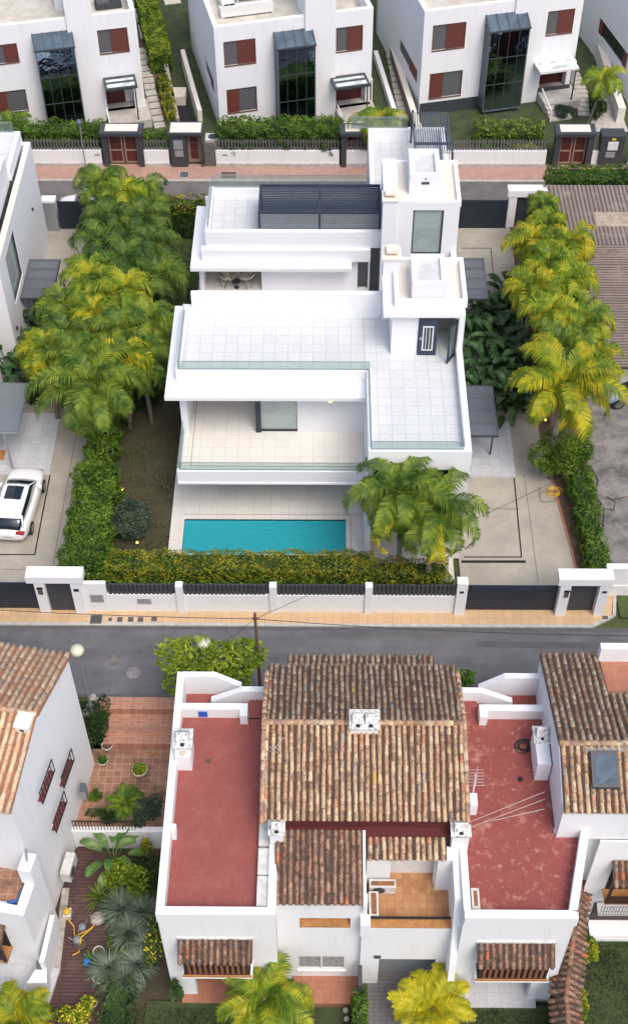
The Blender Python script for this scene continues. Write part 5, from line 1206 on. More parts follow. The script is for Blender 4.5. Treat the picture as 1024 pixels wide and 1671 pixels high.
# white planters along the right side of the left terrace
for i, (y, l, lb) in enumerate(((22.6, 1.05, 'long white planter box by the left red terrace parapet, farthest from the street corner'), (21.45, 1.0, 'long white planter box by the left red terrace parapet, middle one'), (20.25, 1.1, 'long white planter box by the left red terrace parapet, nearest the front'))):
    lb = ('white storage box on the left red terrace, the one nearest the tile roof', 'white storage box on the left red terrace, between the two others', 'white storage box on the left red terrace, in its front corner')[i]
    r = root('storage_box', lb, 'storage box', (-2.2, y, TF), 'white boxes along the terrace parapet'); MB().box(-.19, .18, 0, l, 0, .38).ob('box_body', 'white_metal', r, local=True); MB().box(-.21, .19, -.02, l+.02, .38, .43).ob('lid', 'ac_white', r, local=True)
r = ac_unit('rusty topped air conditioner against the rear wall of the ochre balcony', (1.72, 21.85, 2.6), 0, 1.0, .62, .34, rusty=True)
r = ac_unit('rusty air conditioner along the side wall of the ochre balcony', (2.05, 20.75, 2.6), R(90), .95, .62, .36, rusty=True)
p = P(766, 1480, TF); r = root('air_conditioner', 'narrow white rust stained unit in the corner of the worn red terrace', 'air conditioner', (5.42, 20.15, TF))
MB().box(-.12, .16, 0, .78, .04, .5).ob('casing', 'ac_white', r, local=True); MB().box(-.05, .09, .1, .68, .5, .507).ob('rust_patch', 'rust', r, local=True); MB().box(-.1, .14, .05, .12, 0, .04).box(-.1, .14, .66, .73, 0, .04).ob('feet', 'dark', r, local=True)
# aerials
r = root('tv_aerial', 'television aerial on a mast beside the worn red terrace', 'aerial', (5.62, 24.6, TF))
MB().tube([(0, 0, 0), (0, .15, 1.9)], .03, 6).ob('mast', 'white_metal', r, local=True); k = MB()
k.tube([(-.05, -.35, 1.88), (.1, .5, 1.95)], .014, 4)
for i in range(6): k.tube([(-.3, -.3+i*.13, 1.9), (.3, -.3+i*.13, 1.9)], .010, 4)
k.ob('elements', 'wire_white', r, local=True); MB().box(-.14, .14, -.5, .02, 0, .75).ob('cabinet', 'white_old', r, local=True)
r = root('tv_aerial', 'small tilted aerial at the left verge of the main tile roof', 'aerial', (-2.0, 25.4, 7.0))
k = MB().tube([(0, 0, 0), (.5, .3, .6)], .015, 4)
for i in range(3): k.tube([(-.15+.1*i, .1, .15+.12*i), (.15+.12*i, -.15, .1+.12*i)], .01, 4)
k.ob('elements', 'wire_white', r, local=True)
def coil(name, label, cat, c, rads, mat, r=.02, n=40, turns=5, dz=.012, seed=1):
    rr = random.Random(seed); pts = []
    for i in range(n*turns//2):
        a = i*2*math.pi/(n/2); q = rads*(1+.22*math.sin(i*.37+seed))*(.75+.25*rr.random()*.2+.2*math.cos(i*.11)); pts.append((c[0]+q*math.cos(a), c[1]+q*math.sin(a)*.9, c[2]+.03+dz*(i % 17)*.2))
    m = MB().tube(pts, r, 4); o = m.ob(name, mat); return tag(o, label, cat)
p = P(853, 1218, TF); coil('cable_coil', 'black cable coiled on the worn red terrace', 'cable', p, .33, 'cable', .022)
p = P(903, 803, 0); coil('hose_coil', 'yellow garden hose coiled at the edge of the right driveway', 'hose', p, .36, 'yellow', .028)
p2 = P(897, 812, 0); solo('hose_reel', MB().tube([(p2.x-.5, p2.y+.3, .12), (p2.x-.5, p2.y-.35, .12), (p2.x+.2, p2.y-.35, .12), (p2.x+.2, p2.y+.3, .12), (p2.x-.5, p2.y+.3, .12)], .022, 5).tube([(p2.x-.5, p2.y+.3, .12), (p2.x-.5, p2.y+.3, .6), (p2.x+.2, p2.y+.3, .6), (p2.x+.2, p2.y+.3, .12)], .022, 5), 'wood_pale', 'pale metal reel frame beside the yellow hose', 'hose reel')
for i, (a, b, lb) in enumerate((((762, 1343), (888, 1292), 'upper thin washing line over the worn red terrace'), ((762, 1352), (888, 1304), 'middle thin washing line over the worn red terrace'), ((800, 1340), (888, 1320), 'lower thin washing line over the worn red terrace'))):
    solo('washing_line', MB().tube([P(*a, 5.6), P(*b, 5.5)], .012, 4), 'wire_white', lb, 'line', 'washing lines')

# ================================================================ LOWER ROW: LEFT HOUSE (turned about 10 degrees)
TL = root('townhouse', 'white townhouse at the lower left with a bare gable wall and pale clay roof', 'townhouse', (-12, 25, -2.6))
oL = P(111, 1074, 6.9); aL = R(-10); dL, nL = dirs(aL)
TLm = Matrix.Translation((oL.x, oL.y, 0)) @ Matrix.Rotation(aL, 4, 'Z')
fe = TLm.inverted() @ P(49, 1328, 6.9); rd = TLm.inverted() @ P(70, 1168, 8.0); nc = TLm.inverted() @ P(38, 1494, 2.5)
vf, vr, vn = fe.y, rd.y, nc.y
print('LEFT', oL, fe, rd, nc)
def lm(): k = MB(); k.T = TLm; return k
def loc(u, v, z): return TLm @ Vector((u, v, z))
m = lm()
zt = 8.0
wlL = lm()
so_ = loc(0, vf, 0); 
def sideops(rects):
    out = []
    for r_ in rects:
        q = rect_on(*r_, (so_.x, so_.y), aL+R(90)); out.append(q)
    return out
ops = sideops([(62, 1306, 79, 1256), (97, 1281, 111, 1237), (84, 1352, 100, 1308)])
wlL.panel((0, vf), R(90), -vf, -2.6, 6.9, .3, ops)
wlL.prism_yz([(vf, 6.9), (0, 6.9), (vr, 7.95)], -.3, 0)
wlL.box(-16, -.3, vf, vf+.3, -2.6, 6.9).box(-16, -.3, -.3, 0, -2.6, 6.9)
wlL.ob('wall', 'white_old', TL)
for i, q in enumerate(ops):
    k = lm(); k.box(-.22, -.18, vf+q[0], vf+q[1], q[2], q[3]); o = k.ob('window', 'glass_blue', TL)
    k = lm(); k.box(-.17, .20, vf+q[0]-.02, vf+q[1]+.02, q[2]-.06, q[2]-.001); k.ob('window_sill', 'shutter_red', o)
    k = lm(); 
    k.box(.20, .24, vf+q[0]-.1, vf+q[1]+.1, q[2]-.08, q[2]-.04).box(.20, .24, vf+q[0]-.1, vf+q[1]+.1, q[2]+.75, q[2]+.79)
    n = 3
    for j in range(7): yy = vf+q[0]-.1+(q[1]-q[0]+.17)*j/6; k.box(.205, .235, yy, yy+.025, q[2]-.04, q[2]+.75)
    k.ob('window_bars', 'dark', o)
A = loc(-13.3, vf-.12, 6.88); B = loc(0.0, vf-.12, 6.88); C = loc(-13.3, vr, 8.0); clay_roof(TL, 'roof', A, B, C, 'clay_pale', 'clay_pan_pale', seed=21, sp=.27)
A = loc(.06, .15, 6.9); B = loc(-13.3, .15, 6.9); C = loc(.06, vr, 8.0); clay_roof(TL, 'roof', A, B, C, 'clay_pale', 'clay_pan_pale', seed=22, sp=.27)
ridge(TL, loc(-13, vr, 8.05), loc(0, vr, 8.05), 'clay_pale')
p = TLm.inverted() @ P(42, 1190, 7.6)
k = lm(); k.box(p.x-.25, p.x+.25, p.y-.25, p.y+.35, 7.3, 8.1); c = k.ob('chimney', 'white', TL); k = lm(); k.box(p.x-.3, p.x+.3, p.y-.3, p.y+.4, 8.1, 8.16); k.ob('chimney_cap', 'white', c); k = lm(); k.box(p.x-.08, p.x+.08, p.y-.27, p.y-.2, 7.85, 7.95); k.ob('vent_slot', 'dark', c)
# front wing with small terrace
k = lm(); wx = nc.x
q2 = loc(0, 0, 0)
k.box(wx-8, wx-.0, vn, vn+.3, -2.6, 1.9).box(wx-.3, wx, vn+.3, vf, -2.6, 1.9)
k.box(wx-.3, wx, vn+.3, vf, 1.9, 2.5).box(wx-8, wx, vn, vn+.3, 1.9, 2.5); k.ob('wall', 'white_old', TL)
k = lm(); k.box(wx-8, wx-.3, vn+.3, vf+.001, 1.7, 1.85); k.ob('terrace_floor', 'terracotta', TL)
k = lm(); k.box(wx-.34, wx+.03, vn-.03, vf-.2, 2.5, 2.54).box(wx-8, wx-.34, vn-.03, vn+.33, 2.5, 2.54); k.ob('coping', 'white_old', TL)
k = lm(); k.box(wx-.45, wx+.05, vf-.75, vf, 2.54, 3.6); k.ob('pillar', 'white', TL)
# lean wall, drain pipe and low side walls
k = lm(); k.tube([(.12, vf-.15, 4.2), (.14, vf-1.3, .2), (.14, vf-2.1, -2.3)], .055, 6); k.ob('drain_pipe', 'grey_metal', TL)
k = MB(); g1, g2 = P(97, 1524, -2.45), P(80, 1600, -2.45); k.seg(g1, g2, .2, -2.6, -.6); g3 = P(84, 1622, -2.45); g4 = P(52, 1622, -2.45); k.prism([(g4.x, g4.y), (g3.x, g3.y), (g2.x+.1, g2.y-.02), (g4.x+.25, g2.y-.02)], -2.6, -1.3); k.ob('side_wall', 'white_old', TL)
k = MB(); g1, g2 = P(108, 1450, -2.45), P(92, 1590, -2.45); k.seg(g1, g2, .3, -2.6, -2.38); k.ob('side_step', 'stone', TL)
k = lm(); k.box(wx-8, wx+.7, vn-2.2, vn-.001, -2.6, -2.3); k.ob('porch_floor', 'grey_tile', TL)
aw0 = loc(wx-1.6, vn, 0)
ro = MB()
A = loc(wx-4.2, vn-.75, .75); B = loc(wx-.95, vn-.75, .75); C = loc(wx-4.2, vn-.02, 1.25); clay_roof(TL, 'balcony_roof', A, B, C, 'clay_dark', seed=31)
k = lm(); k.box(wx-4.1, wx-1.0, vn-.7, vn-.004, -.85, -.72); b = k.ob('balcony_slab', 'orange_sill', TL)
k = lm(); k.box(wx-4.1, wx-1.05, vn-.06, vn-.005, -.7, .7); k.ob('balcony_shade_panel', 'dark', TL)  # dark sheet on solid wall, stands in for the shaded balcony inside
k = lm()
for i in range(9): k.box(wx-4.0+i*.34, wx-3.9+i*.34, vn-.66, vn-.62, -.7, .2)
k.box(wx-4.1, wx-1.0, vn-.7, vn-.6, .2, .3).box(wx-1.12,wx-1.0,vn-.7,vn-.6,-.72,.7).ob('balusters', 'dark_wood_and_shade', TL)
p = loc(wx-.62, vn+2.2, 1.85); r = root('sun_lounger', 'folded white lounger on the terracotta terrace of the left house', 'lounger', p, None, aL); MB().box(-.2, .25, 0, 1.5, .08, .55).ob('cushion', 'white_metal', r, local=True); MB().box(-.15,.2,.1,.2,0,.08).box(-.15,.2,1.3,1.4,0,.08).ob('feet', 'dark', r, local=True)
p = loc(wx-.4, vn+.5, 1.85); r = root('parasol', 'closed blue and white parasol lying on the left house terrace', 'parasol', p, None, aL); MB().tube([(-1.6, 0, .1), (-.5, .05, .12)], .07, 7, .09).ob('canopy', 'white_metal', r, local=True); MB().tube([(-.5, .05, .12), (-.1, .25, .2), (-.05, .6, .5)], .10, 7, .03).ob('cover', 'blue', r, local=True)
m = MB()
p = loc(.12, vf+1.0, -1.2)
ac_unit('beige air conditioner mounted on the side wall above the brown deck', tuple(P(117, 1425, -1.2)-Vector((.0, .3, .3))), R(82), 1.0, .75, .4)
r = root('wall_hose_box', 'grey utility box on the left house wall by the patio', 'utility box', tuple(P(137, 1292, .3))); MB().box(-.12, .12, -.2, .2, -.3, .35).ob('box_body', 'grey_metal', r, local=True); MB().box(-.13,.13,-.21,.21,.35,.38).ob('lid', 'slate', r, local=True)

# retaining wall with railing
RT = root('retaining_wall', 'white retaining wall with dark railing between terracotta patio and deck', 'retaining wall', (-8.3, 26.4, -2.6))
MB().box(-10.7, -5.97, 26.3, 26.55, -2.6, -1.1).ob('wall', 'white_old', RT)
k = MB().box(-10.6, -7.9, 26.36, 26.40, -.35, -.3); x = -10.6
while x < -7.9: k.box(x, x+.025, 26.37, 26.39, -1.1, -.35); x += .13
k.ob('railing', 'dark', RT)
# ================================================================ LOWER ROW: RIGHT HOUSE
TR = root('townhouse', 'white townhouse at the lower right with a skylight in its clay roof', 'townhouse', (12, 26, -2.6))
xe = 8.68
wr = MB().box(xe, 30, 23.5, 30.4, -2.6, 6.0).prism_yz([(23.5, 6.0), (30.4, 6.0), (30.4, 5.95), (25.5, 7.48), (23.5, 6.72)], xe-.02, xe+.3)
wr.ob('wall', 'white_old', TR)
clay_roof(TR, 'roof', (xe+.02, 23.15, 6.72), (17.2, 23.15, 6.72), (xe+.02, 25.5, 7.6), seed=41, sp=.25)
clay_roof(TR, 'roof', (11.0, 30.55, 6.05), (xe-.02, 30.55, 6.05), (11.0, 25.5, 7.6), seed=42, sp=.25)
clay_roof(TR, 'roof', (17.2, 28.2, 6.78), (11.02, 28.2, 6.78), (17.2, 25.5, 7.6), seed=43, sp=.25)
ridge(TR, (xe, 25.5, 7.64), (17, 25.5, 7.64))
MB().box(11.05, 20, 28.25, 30.2, 5.9, 6.08).ob('terrace_floor', 'terracotta_fine', TR)
MB().box(10.95, 20, 30.2, 30.5, 5.5, 6.95).ob('parapet', 'white', TR)
a, b = P(957, 1280, 7.2), P(995, 1232, 7.55)
s = MB().add([(9.75,23.9,7.24),(10.75,23.9,7.24),(10.75,25.15,7.71),(9.75,25.15,7.71),(9.75,23.9,7.04),(10.75,23.9,7.04),(10.75,25.15,7.51),(9.75,25.15,7.51)], [(0,1,2,3),(0,4,5,1),(1,5,6,2),(2,6,7,3),(3,7,4,0)]).ob('skylight', 'charcoal', TR)
MB().add([(9.88,24.02,7.30),(10.62,24.02,7.30),(10.62,25.0,7.67),(9.88,25.0,7.67)], [(0,1,2,3)]).ob('skylight_pane', 'skylight', s)
MB().box(9.5, 11.3, 25.2, 25.4, 7.4, 7.56).ob('flashing', 'grey_metal', TR)
# front face below the roof
wf = MB().panel((xe, 23.2), 0, 12, 4.6, 6.55, .29, [])
wf.prism([(8.6,23.2),(20,23.2),(20,23.49),(8.6,23.49)], 4.2, 4.6) if False else None
wf.box(10.4, 20, 23.6, 23.9, -2.6, 4.6) if False else None
wf.ob('wall', 'white_old', TR)
MB().box(10.35, 22, 23.1, 23.19, -2.6, 4.55).ob('front_wall', 'white_old', TR)
MB().box(11.0, 22, 22.5, 23.0, -.62, -.5).ob('balcony_slab', 'white', TR)
clay_roof(TR, 'balcony_roof', (11.05, 22.25, 2.55), (14.5, 22.25, 2.55), (11.05, 23.05, 3.1), seed=44, mat='clay_dark')
k = MB().box(11.1, 14.5, 22.42, 22.5, 1.1, 1.2).box(11.05, 11.15, 22.4, 22.5, .7, 2.5); x = 11.15
while x < 14.4: k.box(x, x+.05, 22.44, 22.48, .75, 1.1); x += .11
k.box(11.05,14.5,22.42,22.5,.68,.75).ob('balcony_frame', 'dark_wood_and_shade', TR)
MB().box(11.05, 14.5, 22.44, 23.05, .55, .68).ob('balcony_slab', 'orange_sill', TR)
MB().box(11.15, 14.5, 23.04, 23.09, .68, 2.5).ob('balcony_shade_panel', 'dark', TR)  # near-black panel in place of the shade behind this balcony
k = MB(); x = 11.0
while x < 14: k.box(x, x+.03, 22.46, 22.49, -.45, .35); x += .12
for z in (-.45, -.1, .3): k.box(11.0, 14, 22.44, 22.46, z, z+.04)
k.ob('window_grille', 'grey_metal', TR)
MB().box(10.9, 16, 22.2, 23.09, -2.4, -2.2).box(10.9,16,22.15,22.2,-2.4,-2.05).ob('porch_step', 'white_old', TR)
MB().box(10.95, 16, 23.02, 23.09, -2.2, -.7).ob('porch_shade_panel', 'dark_wood_and_shade', TR)  # dark brown panel on the front wall, painted shade of the porch
# tile capped garden wall
GW = root('garden_wall', 'garden wall capped with weathered clay tiles beside the right lawn', 'garden wall', (9.8, 20, -2.3))
ax = [(10.35, 23.6), (9.75, 21.3), (9.15, 18.9), (9.0, 14.5)]
for k_, (a, b) in enumerate(zip(ax, ax[1:])):
    MB().seg(a, b, .3, -2.6, .1).ob('wall', 'white_old', GW)
for k_, (a, b) in enumerate(zip(ax, ax[1:])):
    a, b = Vector((*a, 0)), Vector((*b, 0)); d = (b-a).normalized(); n = Vector((-d.y, d.x, 0)); w_ = .55 if k_ else .42
    clay_roof(GW, 'tile_cap', a+n*w_+Vector((0,0,.02)), b+n*w_+Vector((0,0,.02)), a+n*.03+Vector((0,0,.42)), 'clay_dark', seed=51+k_, sp=.24)
    clay_roof(GW, 'tile_cap', b-n*w_+Vector((0,0,.02)), a-n*w_+Vector((0,0,.02)), b-n*.03+Vector((0,0,.42)), 'clay_dark', seed=55+k_, sp=.24)
    ridge(GW, a+Vector((0,0,.45)), b+Vector((0,0,.45)), 'clay_dark', .10)
# white planting border in the front garden
solo('border_frame', MB().box(3.05, 3.12, 16, 19.1, -2.3, -1.95).box(3.12, 4.2, 19.03, 19.1, -2.3, -1.95), 'white_metal', 'white border frame around the golden palm bed', 'border')
# pole, lamps and wires
r = root('street_lamp', 'street lamp with a pale round globe on a grey pole beside the steps', 'street lamp', (-10.29, 31.5, -.1))
MB().tube([(0, 0, 0), (0, 0, 4.75)], .06, 8, .045).ob('pole', 'steel_pole', r, local=True); MB().lathe((0, 0, 4.7), [(.1, 0), (.25, .08), (.30, .2), (.26, .34), (.12, .42), (.02, .44)], 18).ob('globe', 'globe', r, True, local=True)
r = root('street_lamp', 'street lamp whose pale globe just shows behind the broad leaved tree', 'street lamp', (-5.1, 32.25, -.6))
MB().tube([(0, 0, 0), (0, 0, 4.75)], .06, 8, .045).ob('pole', 'steel_pole', r, local=True); MB().lathe((0, 0, 4.7), [(.1, 0), (.25, .08), (.30, .2), (.26, .34), (.12, .42), (.02, .44)], 18).ob('globe', 'globe', r, True, local=True)
r = root('street_lamp', 'slim street lamp with a small globe on the pink sidewalk', 'street lamp', (P(140, 278, 0).x, 72.9, 0))
MB().tube([(0, 0, 0), (0, 0, 3.2)], .04, 6).ob('pole', 'steel_pole', r, local=True); MB().lathe((0, 0, 3.15), [(.08, 0), (.2, .12), (.2, .3), (.08, .4)], 12).ob('globe', 'slate', r, True, local=True)
r = root('utility_pole', 'thin brown wooden utility pole carrying wires behind the broad leaved tree', 'utility pole', (-2.8, 32.0, -.1))
MB().tube([(0, 0, 0), (-.05, 0, 6.9)], .085, 7, .06).ob('pole', 'pole_wood', r, local=True); MB().box(-.16, .12, -.03, .03, 6.5, 6.56).ob('crossarm', 'pole_wood', r, local=True)
top = P(420, 1010, 6.5); top = Vector((-2.85, 32.0, 6.4))
def wire(label, a, b, sag=.3, r=.014):
    a, b = Vector(a), Vector(b); solo('overhead_wire', MB().tube([a.lerp(b, i/10)-Vector((0, 0, sag*4*(i/10)*(1-i/10))) for i in range(11)], r, 4), 'cable', label, 'wire', 'overhead wires at the utility pole')
wire('overhead wire running left from the pole along the street', top, (-30, 33.5, 7.2), .6)
wire('overhead wire running right from the pole above the sidewalk', top, (22, 31.3, 6.6), .6)
wire('overhead wire rising over the front wall to the right driveway', top, (13.3, 43.2, 4.2), .1, .010)
wire('overhead wire dropping toward the terrace left of the street tree', top, (-5.8, 29.9, 5.6), .1, .008)

# ================================================================ HEDGES
hedge('hedge', 'clipped hedge with gold green tips along the street front of the pool villa', 'hedge', -10.2, 2.3, 38.0, 39.3, 0, 1.95, 'hedge_lime', 260, .065, 11, .10, top_mat='hedge_gold')
hedge('hedge', 'right end of the front hedge beneath the two palms', 'hedge', 2.35, 5.75, 37.75, 39.0, 0, 1.8, 'hedge_green', 220, .07, 12, .14, top_mat='hedge_gold')
hedge('hedge', 'broad bright green hedge between left driveway and soil garden', 'hedge', -12.35, -10.35, 38.0, 44.6, 0, 2.2, 'hedge_green', 230, .085, 13, .16, top_mat='hedge_green')
hedge('hedge', 'narrow far half of the left driveway hedge under the long fronds', 'hedge', -12.1, -10.75, 44.5, 48.8, 0, 2.0, 'hedge_green', 200, .085, 14, .22)
hedge('hedge', 'dark hedge running between the palms behind the left driveway', 'hedge', -12.3, -11.3, 49.0, 66.0, 0, 1.6, 'hedge_dark', 70, .1, 15, .2)
hedge('hedge', 'olive hedge between the right driveway and the old parking lot', 'hedge', 12.35, 13.35, 38.6, 46.4, 0, 1.5, 'hedge_green', 190, .075, 16, .16, ang=R(2.5))
hedge('hedge', 'tall dark green hedge bordering the upper street at the right', 'hedge', 13.3, 24, 66.9, 68.4, 0, 3.4, 'hedge_dark', 160, .085, 17, .12, top_mat='hedge_green')
hedge('hedge', 'dark hedge behind the rear villa beside the upper street', 'hedge', -10.2, 2.3, 65.3, 66.4, 0, 2.6, 'hedge_dark', 70, .1, 18, .15, top_mat='hedge_gold')
hedge('hedge', 'deep green hedge over the picket fence at the top left', 'hedge', -24, xat(172), 73.5, 74.9, .6, 2.3, 'hedge_green', 150, .09, 19, .16)
hedge('hedge', 'short hedge between the wooden gate and the meter portal', 'hedge', xat(238), xat(275), 73.5, 74.4, .6, 2.0, 'hedge_green', 90, .1, 20, .16)
hedge('flowering_hedge', 'white flecked flowering hedge in front of the middle top house', 'hedge', xat(358), xat(556), 73.35, 75.0, .8, 2.5, 'ivy', 190, .09, 21, .16, top_mat='hedge_green')
hedge('hedge', 'lush low hedge below the right top house bay window', 'hedge', xat(780), xat(888), 74.9, 76.6, .0, 1.3, 'hedge_green', 80, .12, 22, .25, top_mat='palm_green')
a, b = P(288, 120, 0), P(255, -10, 0); c = (a+b)/2; L = (b-a).length; an = math.atan2(b.y-a.y, b.x-a.x)
hedge('hedge', 'clipped lime green hedge climbing between the left and middle top houses', 'hedge', c.x-L/2-1, c.x+L/2-1, c.y-.75, c.y+.75, 0, 1.6, 'hedge_green', 200, .08, 23, .08, ang=an, top_mat='hedge_lime')
a, b = P(282, 212, 0), P(268, 140, 0); c = (a+b)/2; L = (b-a).length; an = math.atan2(b.y-a.y, b.x-a.x)
hedge('hedge', 'small yellowish hedge tapering beside the ramp at the top', 'hedge', c.x-L/2, c.x+L/2, c.y-.35, c.y+.35, 0, 1.0, 'hedge_gold', 110, .09, 24, .1, ang=an)
hedge('hedge', 'narrow clipped hedge along the grey front driveway', 'hedge', 1.12, 1.72, 16.5, 19.6, -2.3, -.9, 'hedge_green', 150, .07, 25, .08)
hedge('hedge', 'dense ivy covered strip at the end of the garden bed', 'hedge', -8.75, -7.45, 15.5, 20.3, -2.6, -1.5, 'ivy', 120, .08, 26, .2)
# ================================================================ ROUND AND LOOSE SHRUBS
p = P(217, 872, 0); ball('round_shrub', 'round grey green clipped shrub on the brown soil garden', (p.x, p.y, 0), .98, 'ball_grey', .95, 5200, .07, 31, .25)
p = P(283, 372, 0); ball('round_shrub', 'dark round shrub beside the upper left garden hedge', (p.x, p.y, 0), .95, 'ball_grey', 1.0, 2600, .09, 32, .25)
t_ = P(922, 632, 5.7); broadtree('shrub', 'dense deep green shrub wrapped round the trunk of the front right palm', (t_.x-.1, t_.y-.75, 0), [(-.5, 0, 1.75, .85), (.5, -.2, 1.7, .9), (1.1, .1, 1.9, .85), (.1, .3, 2.3, .9), (1.3, .6, 1.6, .8), (-.2, -.3, 1.3, .6)], 'hedge_green', 1.1, 33, .085, 3.2, cat='shrub')
p = P(228, 1385, -2.6)
p = P(150, 1240, -1.3); bush('shrub', 'tall green shrub hugging the left house corner below the lamp', (p.x+.15, p.y+1.2, -1.3), .75, 1.5, 1.9, 'hedge_dark', 3200, .07, 34, lumps=10)
p = P(205, 1450, -2.5); bush('shrub', 'bright light green bush below the banana plant', (p.x, p.y, -2.5), 1.05, .9, 1.3, 'hedge_lime', 2300, .09, 35, lumps=9)
p = P(262, 1580, -2.5); bush('flowering_shrub', 'climbing shrub with yellow flowers against the left wing corner', (p.x-.15, p.y+.3, -2.5), .5, 1.3, 1.6, 'ivy', 2000, .07, 36, flowers=('flower_yellow', .22), lumps=10)
p = P(125, 1655, -2.45); bush('flowering_shrub', 'low yellow flowered shrub at the bottom of the deck', (p.x, p.y, -2.5), .9, .6, .8, 'hedge_lime', 1100, .07, 37, flowers=('flower_yellow', .25))
p = P(157, 1303, -1.3); bush('shrub', 'small round bright shrub at the patio edge by the left house', (p.x, p.y, -1.3), .35, .35, .5, 'hedge_green', 500, .06, 38)
p = P(245, 1335, -1.3); bush('shrub', 'loose grey green shrub at the patio corner beside the red terrace wall', (p.x, p.y, -1.3), .75, .7, 1.1, 'ball_grey', 2000, .07, 39, lumps=9)
p = P(165, 1345, -1.3); bush('shrub', 'dry brownish low shrub behind the dark railing', (p.x, p.y+.3, -1.3), .8, .45, .5, 'hedge_dark', 800, .06, 40)
p = P(240, 1395, -2.5); bush('vine', 'straggling vine hanging over the retaining wall', (p.x, p.y, -2.5), .35, .3, 1.6, 'hedge_gold', 420, .06, 401)
p = P(300, 1600, -2.5); bush('vine', 'green vine trailing over the left front awning corner', (-5.75, 19.55, -2.3), .35, .3, 2.1, 'ivy', 700, .06, 402)
p = P(958, 1500, -2.3); bush('shrub', 'light shrub tucked behind the tiled garden wall', (10.75, 21.7, -2.3), .35, .7, .9, 'palm_lime', 700, .08, 41)
p = P(946, 1600, -2.3); bush('flowering_shrub', 'yellow green shrub against the tiled garden wall near the bottom', (10.1, 19.5, -2.3), .35, .8, .9, 'palm_yellow', 900, .08, 42)
p = P(215, 198, .3); bush('shrub', 'leafy shrub beside the entrance steps of the top left house', (P(222, 200, 0).x, 76.2, 0), .8, .6, .9, 'palm_green', 800, .1, 43)
bush('shrub', 'variegated shrub beside the entrance steps of the top right house', (P(922, 190, 0).x, P(922, 190, 0).y, 0), .9, .7, .8, 'ball_grey', 900, .1, 44)
bush('shrub', 'green shrub squeezed beside the middle top house steps', (P(540, 212, 0).x, 75.6, 0), .7, .7, 1.2, 'hedge_green', 700, .1, 45)
bush('shrub', 'pale leaved shrub in the hedge row of the right top house', (P(845, 212, 0).x, 74.4, 0), .9, .5, .9, 'hedge_lime', 700, .1, 46)
bush('shrub', 'dark shrub by the stepping stone path at the top', (P(270, 130, 0).x, P(270, 130, 0).y, 0), .5, 1.8, .8, 'hedge_dark', 900, .1, 47)
bush('shrub', 'dark green shrub under the slim palm at the top right', (P(968, 165, 0).x, P(968, 165, 0).y-.6, 0), .7, 2.2, .8, 'hedge_dark', 1100, .11, 48)
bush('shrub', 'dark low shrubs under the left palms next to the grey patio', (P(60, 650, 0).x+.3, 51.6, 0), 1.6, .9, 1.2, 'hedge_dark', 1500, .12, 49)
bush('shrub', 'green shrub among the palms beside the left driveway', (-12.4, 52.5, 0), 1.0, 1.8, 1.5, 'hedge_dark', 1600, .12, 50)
for i, (x, y) in enumerate(((1010, 720), (985, 775))):
    pass
bush('shrub', 'thin weeds creeping over the old parking lot edge', (P(962, 800, 0).x, P(962, 800, 0).y, 0), .35, 2.2, .3, 'hedge_gold', 500, .07, 501)
bush('shrub', 'tuft of green leaves behind the right staircase of the centre house', (5.9, 30.6, 4.6-1.2), .4, .3, 1.5, 'hedge_green', 260, .1, 502)
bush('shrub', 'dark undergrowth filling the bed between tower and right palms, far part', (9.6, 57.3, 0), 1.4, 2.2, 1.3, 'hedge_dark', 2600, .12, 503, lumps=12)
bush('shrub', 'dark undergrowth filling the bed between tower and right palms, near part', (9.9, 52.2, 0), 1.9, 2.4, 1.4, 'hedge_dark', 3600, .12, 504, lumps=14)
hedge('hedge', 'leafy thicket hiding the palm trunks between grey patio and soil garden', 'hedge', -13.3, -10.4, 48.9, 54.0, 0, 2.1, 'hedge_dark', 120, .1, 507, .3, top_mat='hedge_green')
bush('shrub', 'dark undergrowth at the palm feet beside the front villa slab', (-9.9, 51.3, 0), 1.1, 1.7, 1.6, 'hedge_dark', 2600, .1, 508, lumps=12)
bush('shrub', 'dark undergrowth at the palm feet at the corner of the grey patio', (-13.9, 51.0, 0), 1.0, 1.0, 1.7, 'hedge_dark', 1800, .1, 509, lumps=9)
p = P(222, 1440, -2.5); bush('shrub', 'dark green ground shrub between the banana plant and the red terrace wall', (p.x+.4, p.y, -2.5), .8, 1.2, .7, 'hedge_dark', 1400, .08, 505, lumps=9)
p = P(215, 1540, -2.5); bush('shrub', 'low green filler shrub between the grey spiky clumps', (p.x, p.y, -2.5), 1.0, 2.2, .55, 'hedge_green', 2600, .08, 506, lumps=16)
# ================================================================ TREE ON THE LOWER STREET
broadtree('broadleaf_tree', 'bushy broad leaved tree at the street side of the centre townhouse', (-4.7, 31.55, -.1), [(-1.65, .3, 4.1, .85), (-.7, .25, 4.25, .95), (.1, .2, 3.7, 1.05), (1.0, .25, 4.0, .95), (1.6, .3, 4.2, .7), (-1.5, -.2, 3.0, .75), (.8, -.1, 3.1, .85), (-.3, -.2, 2.9, .85)], 'hedge_lime', 2.6, 61, .12, 1.6)
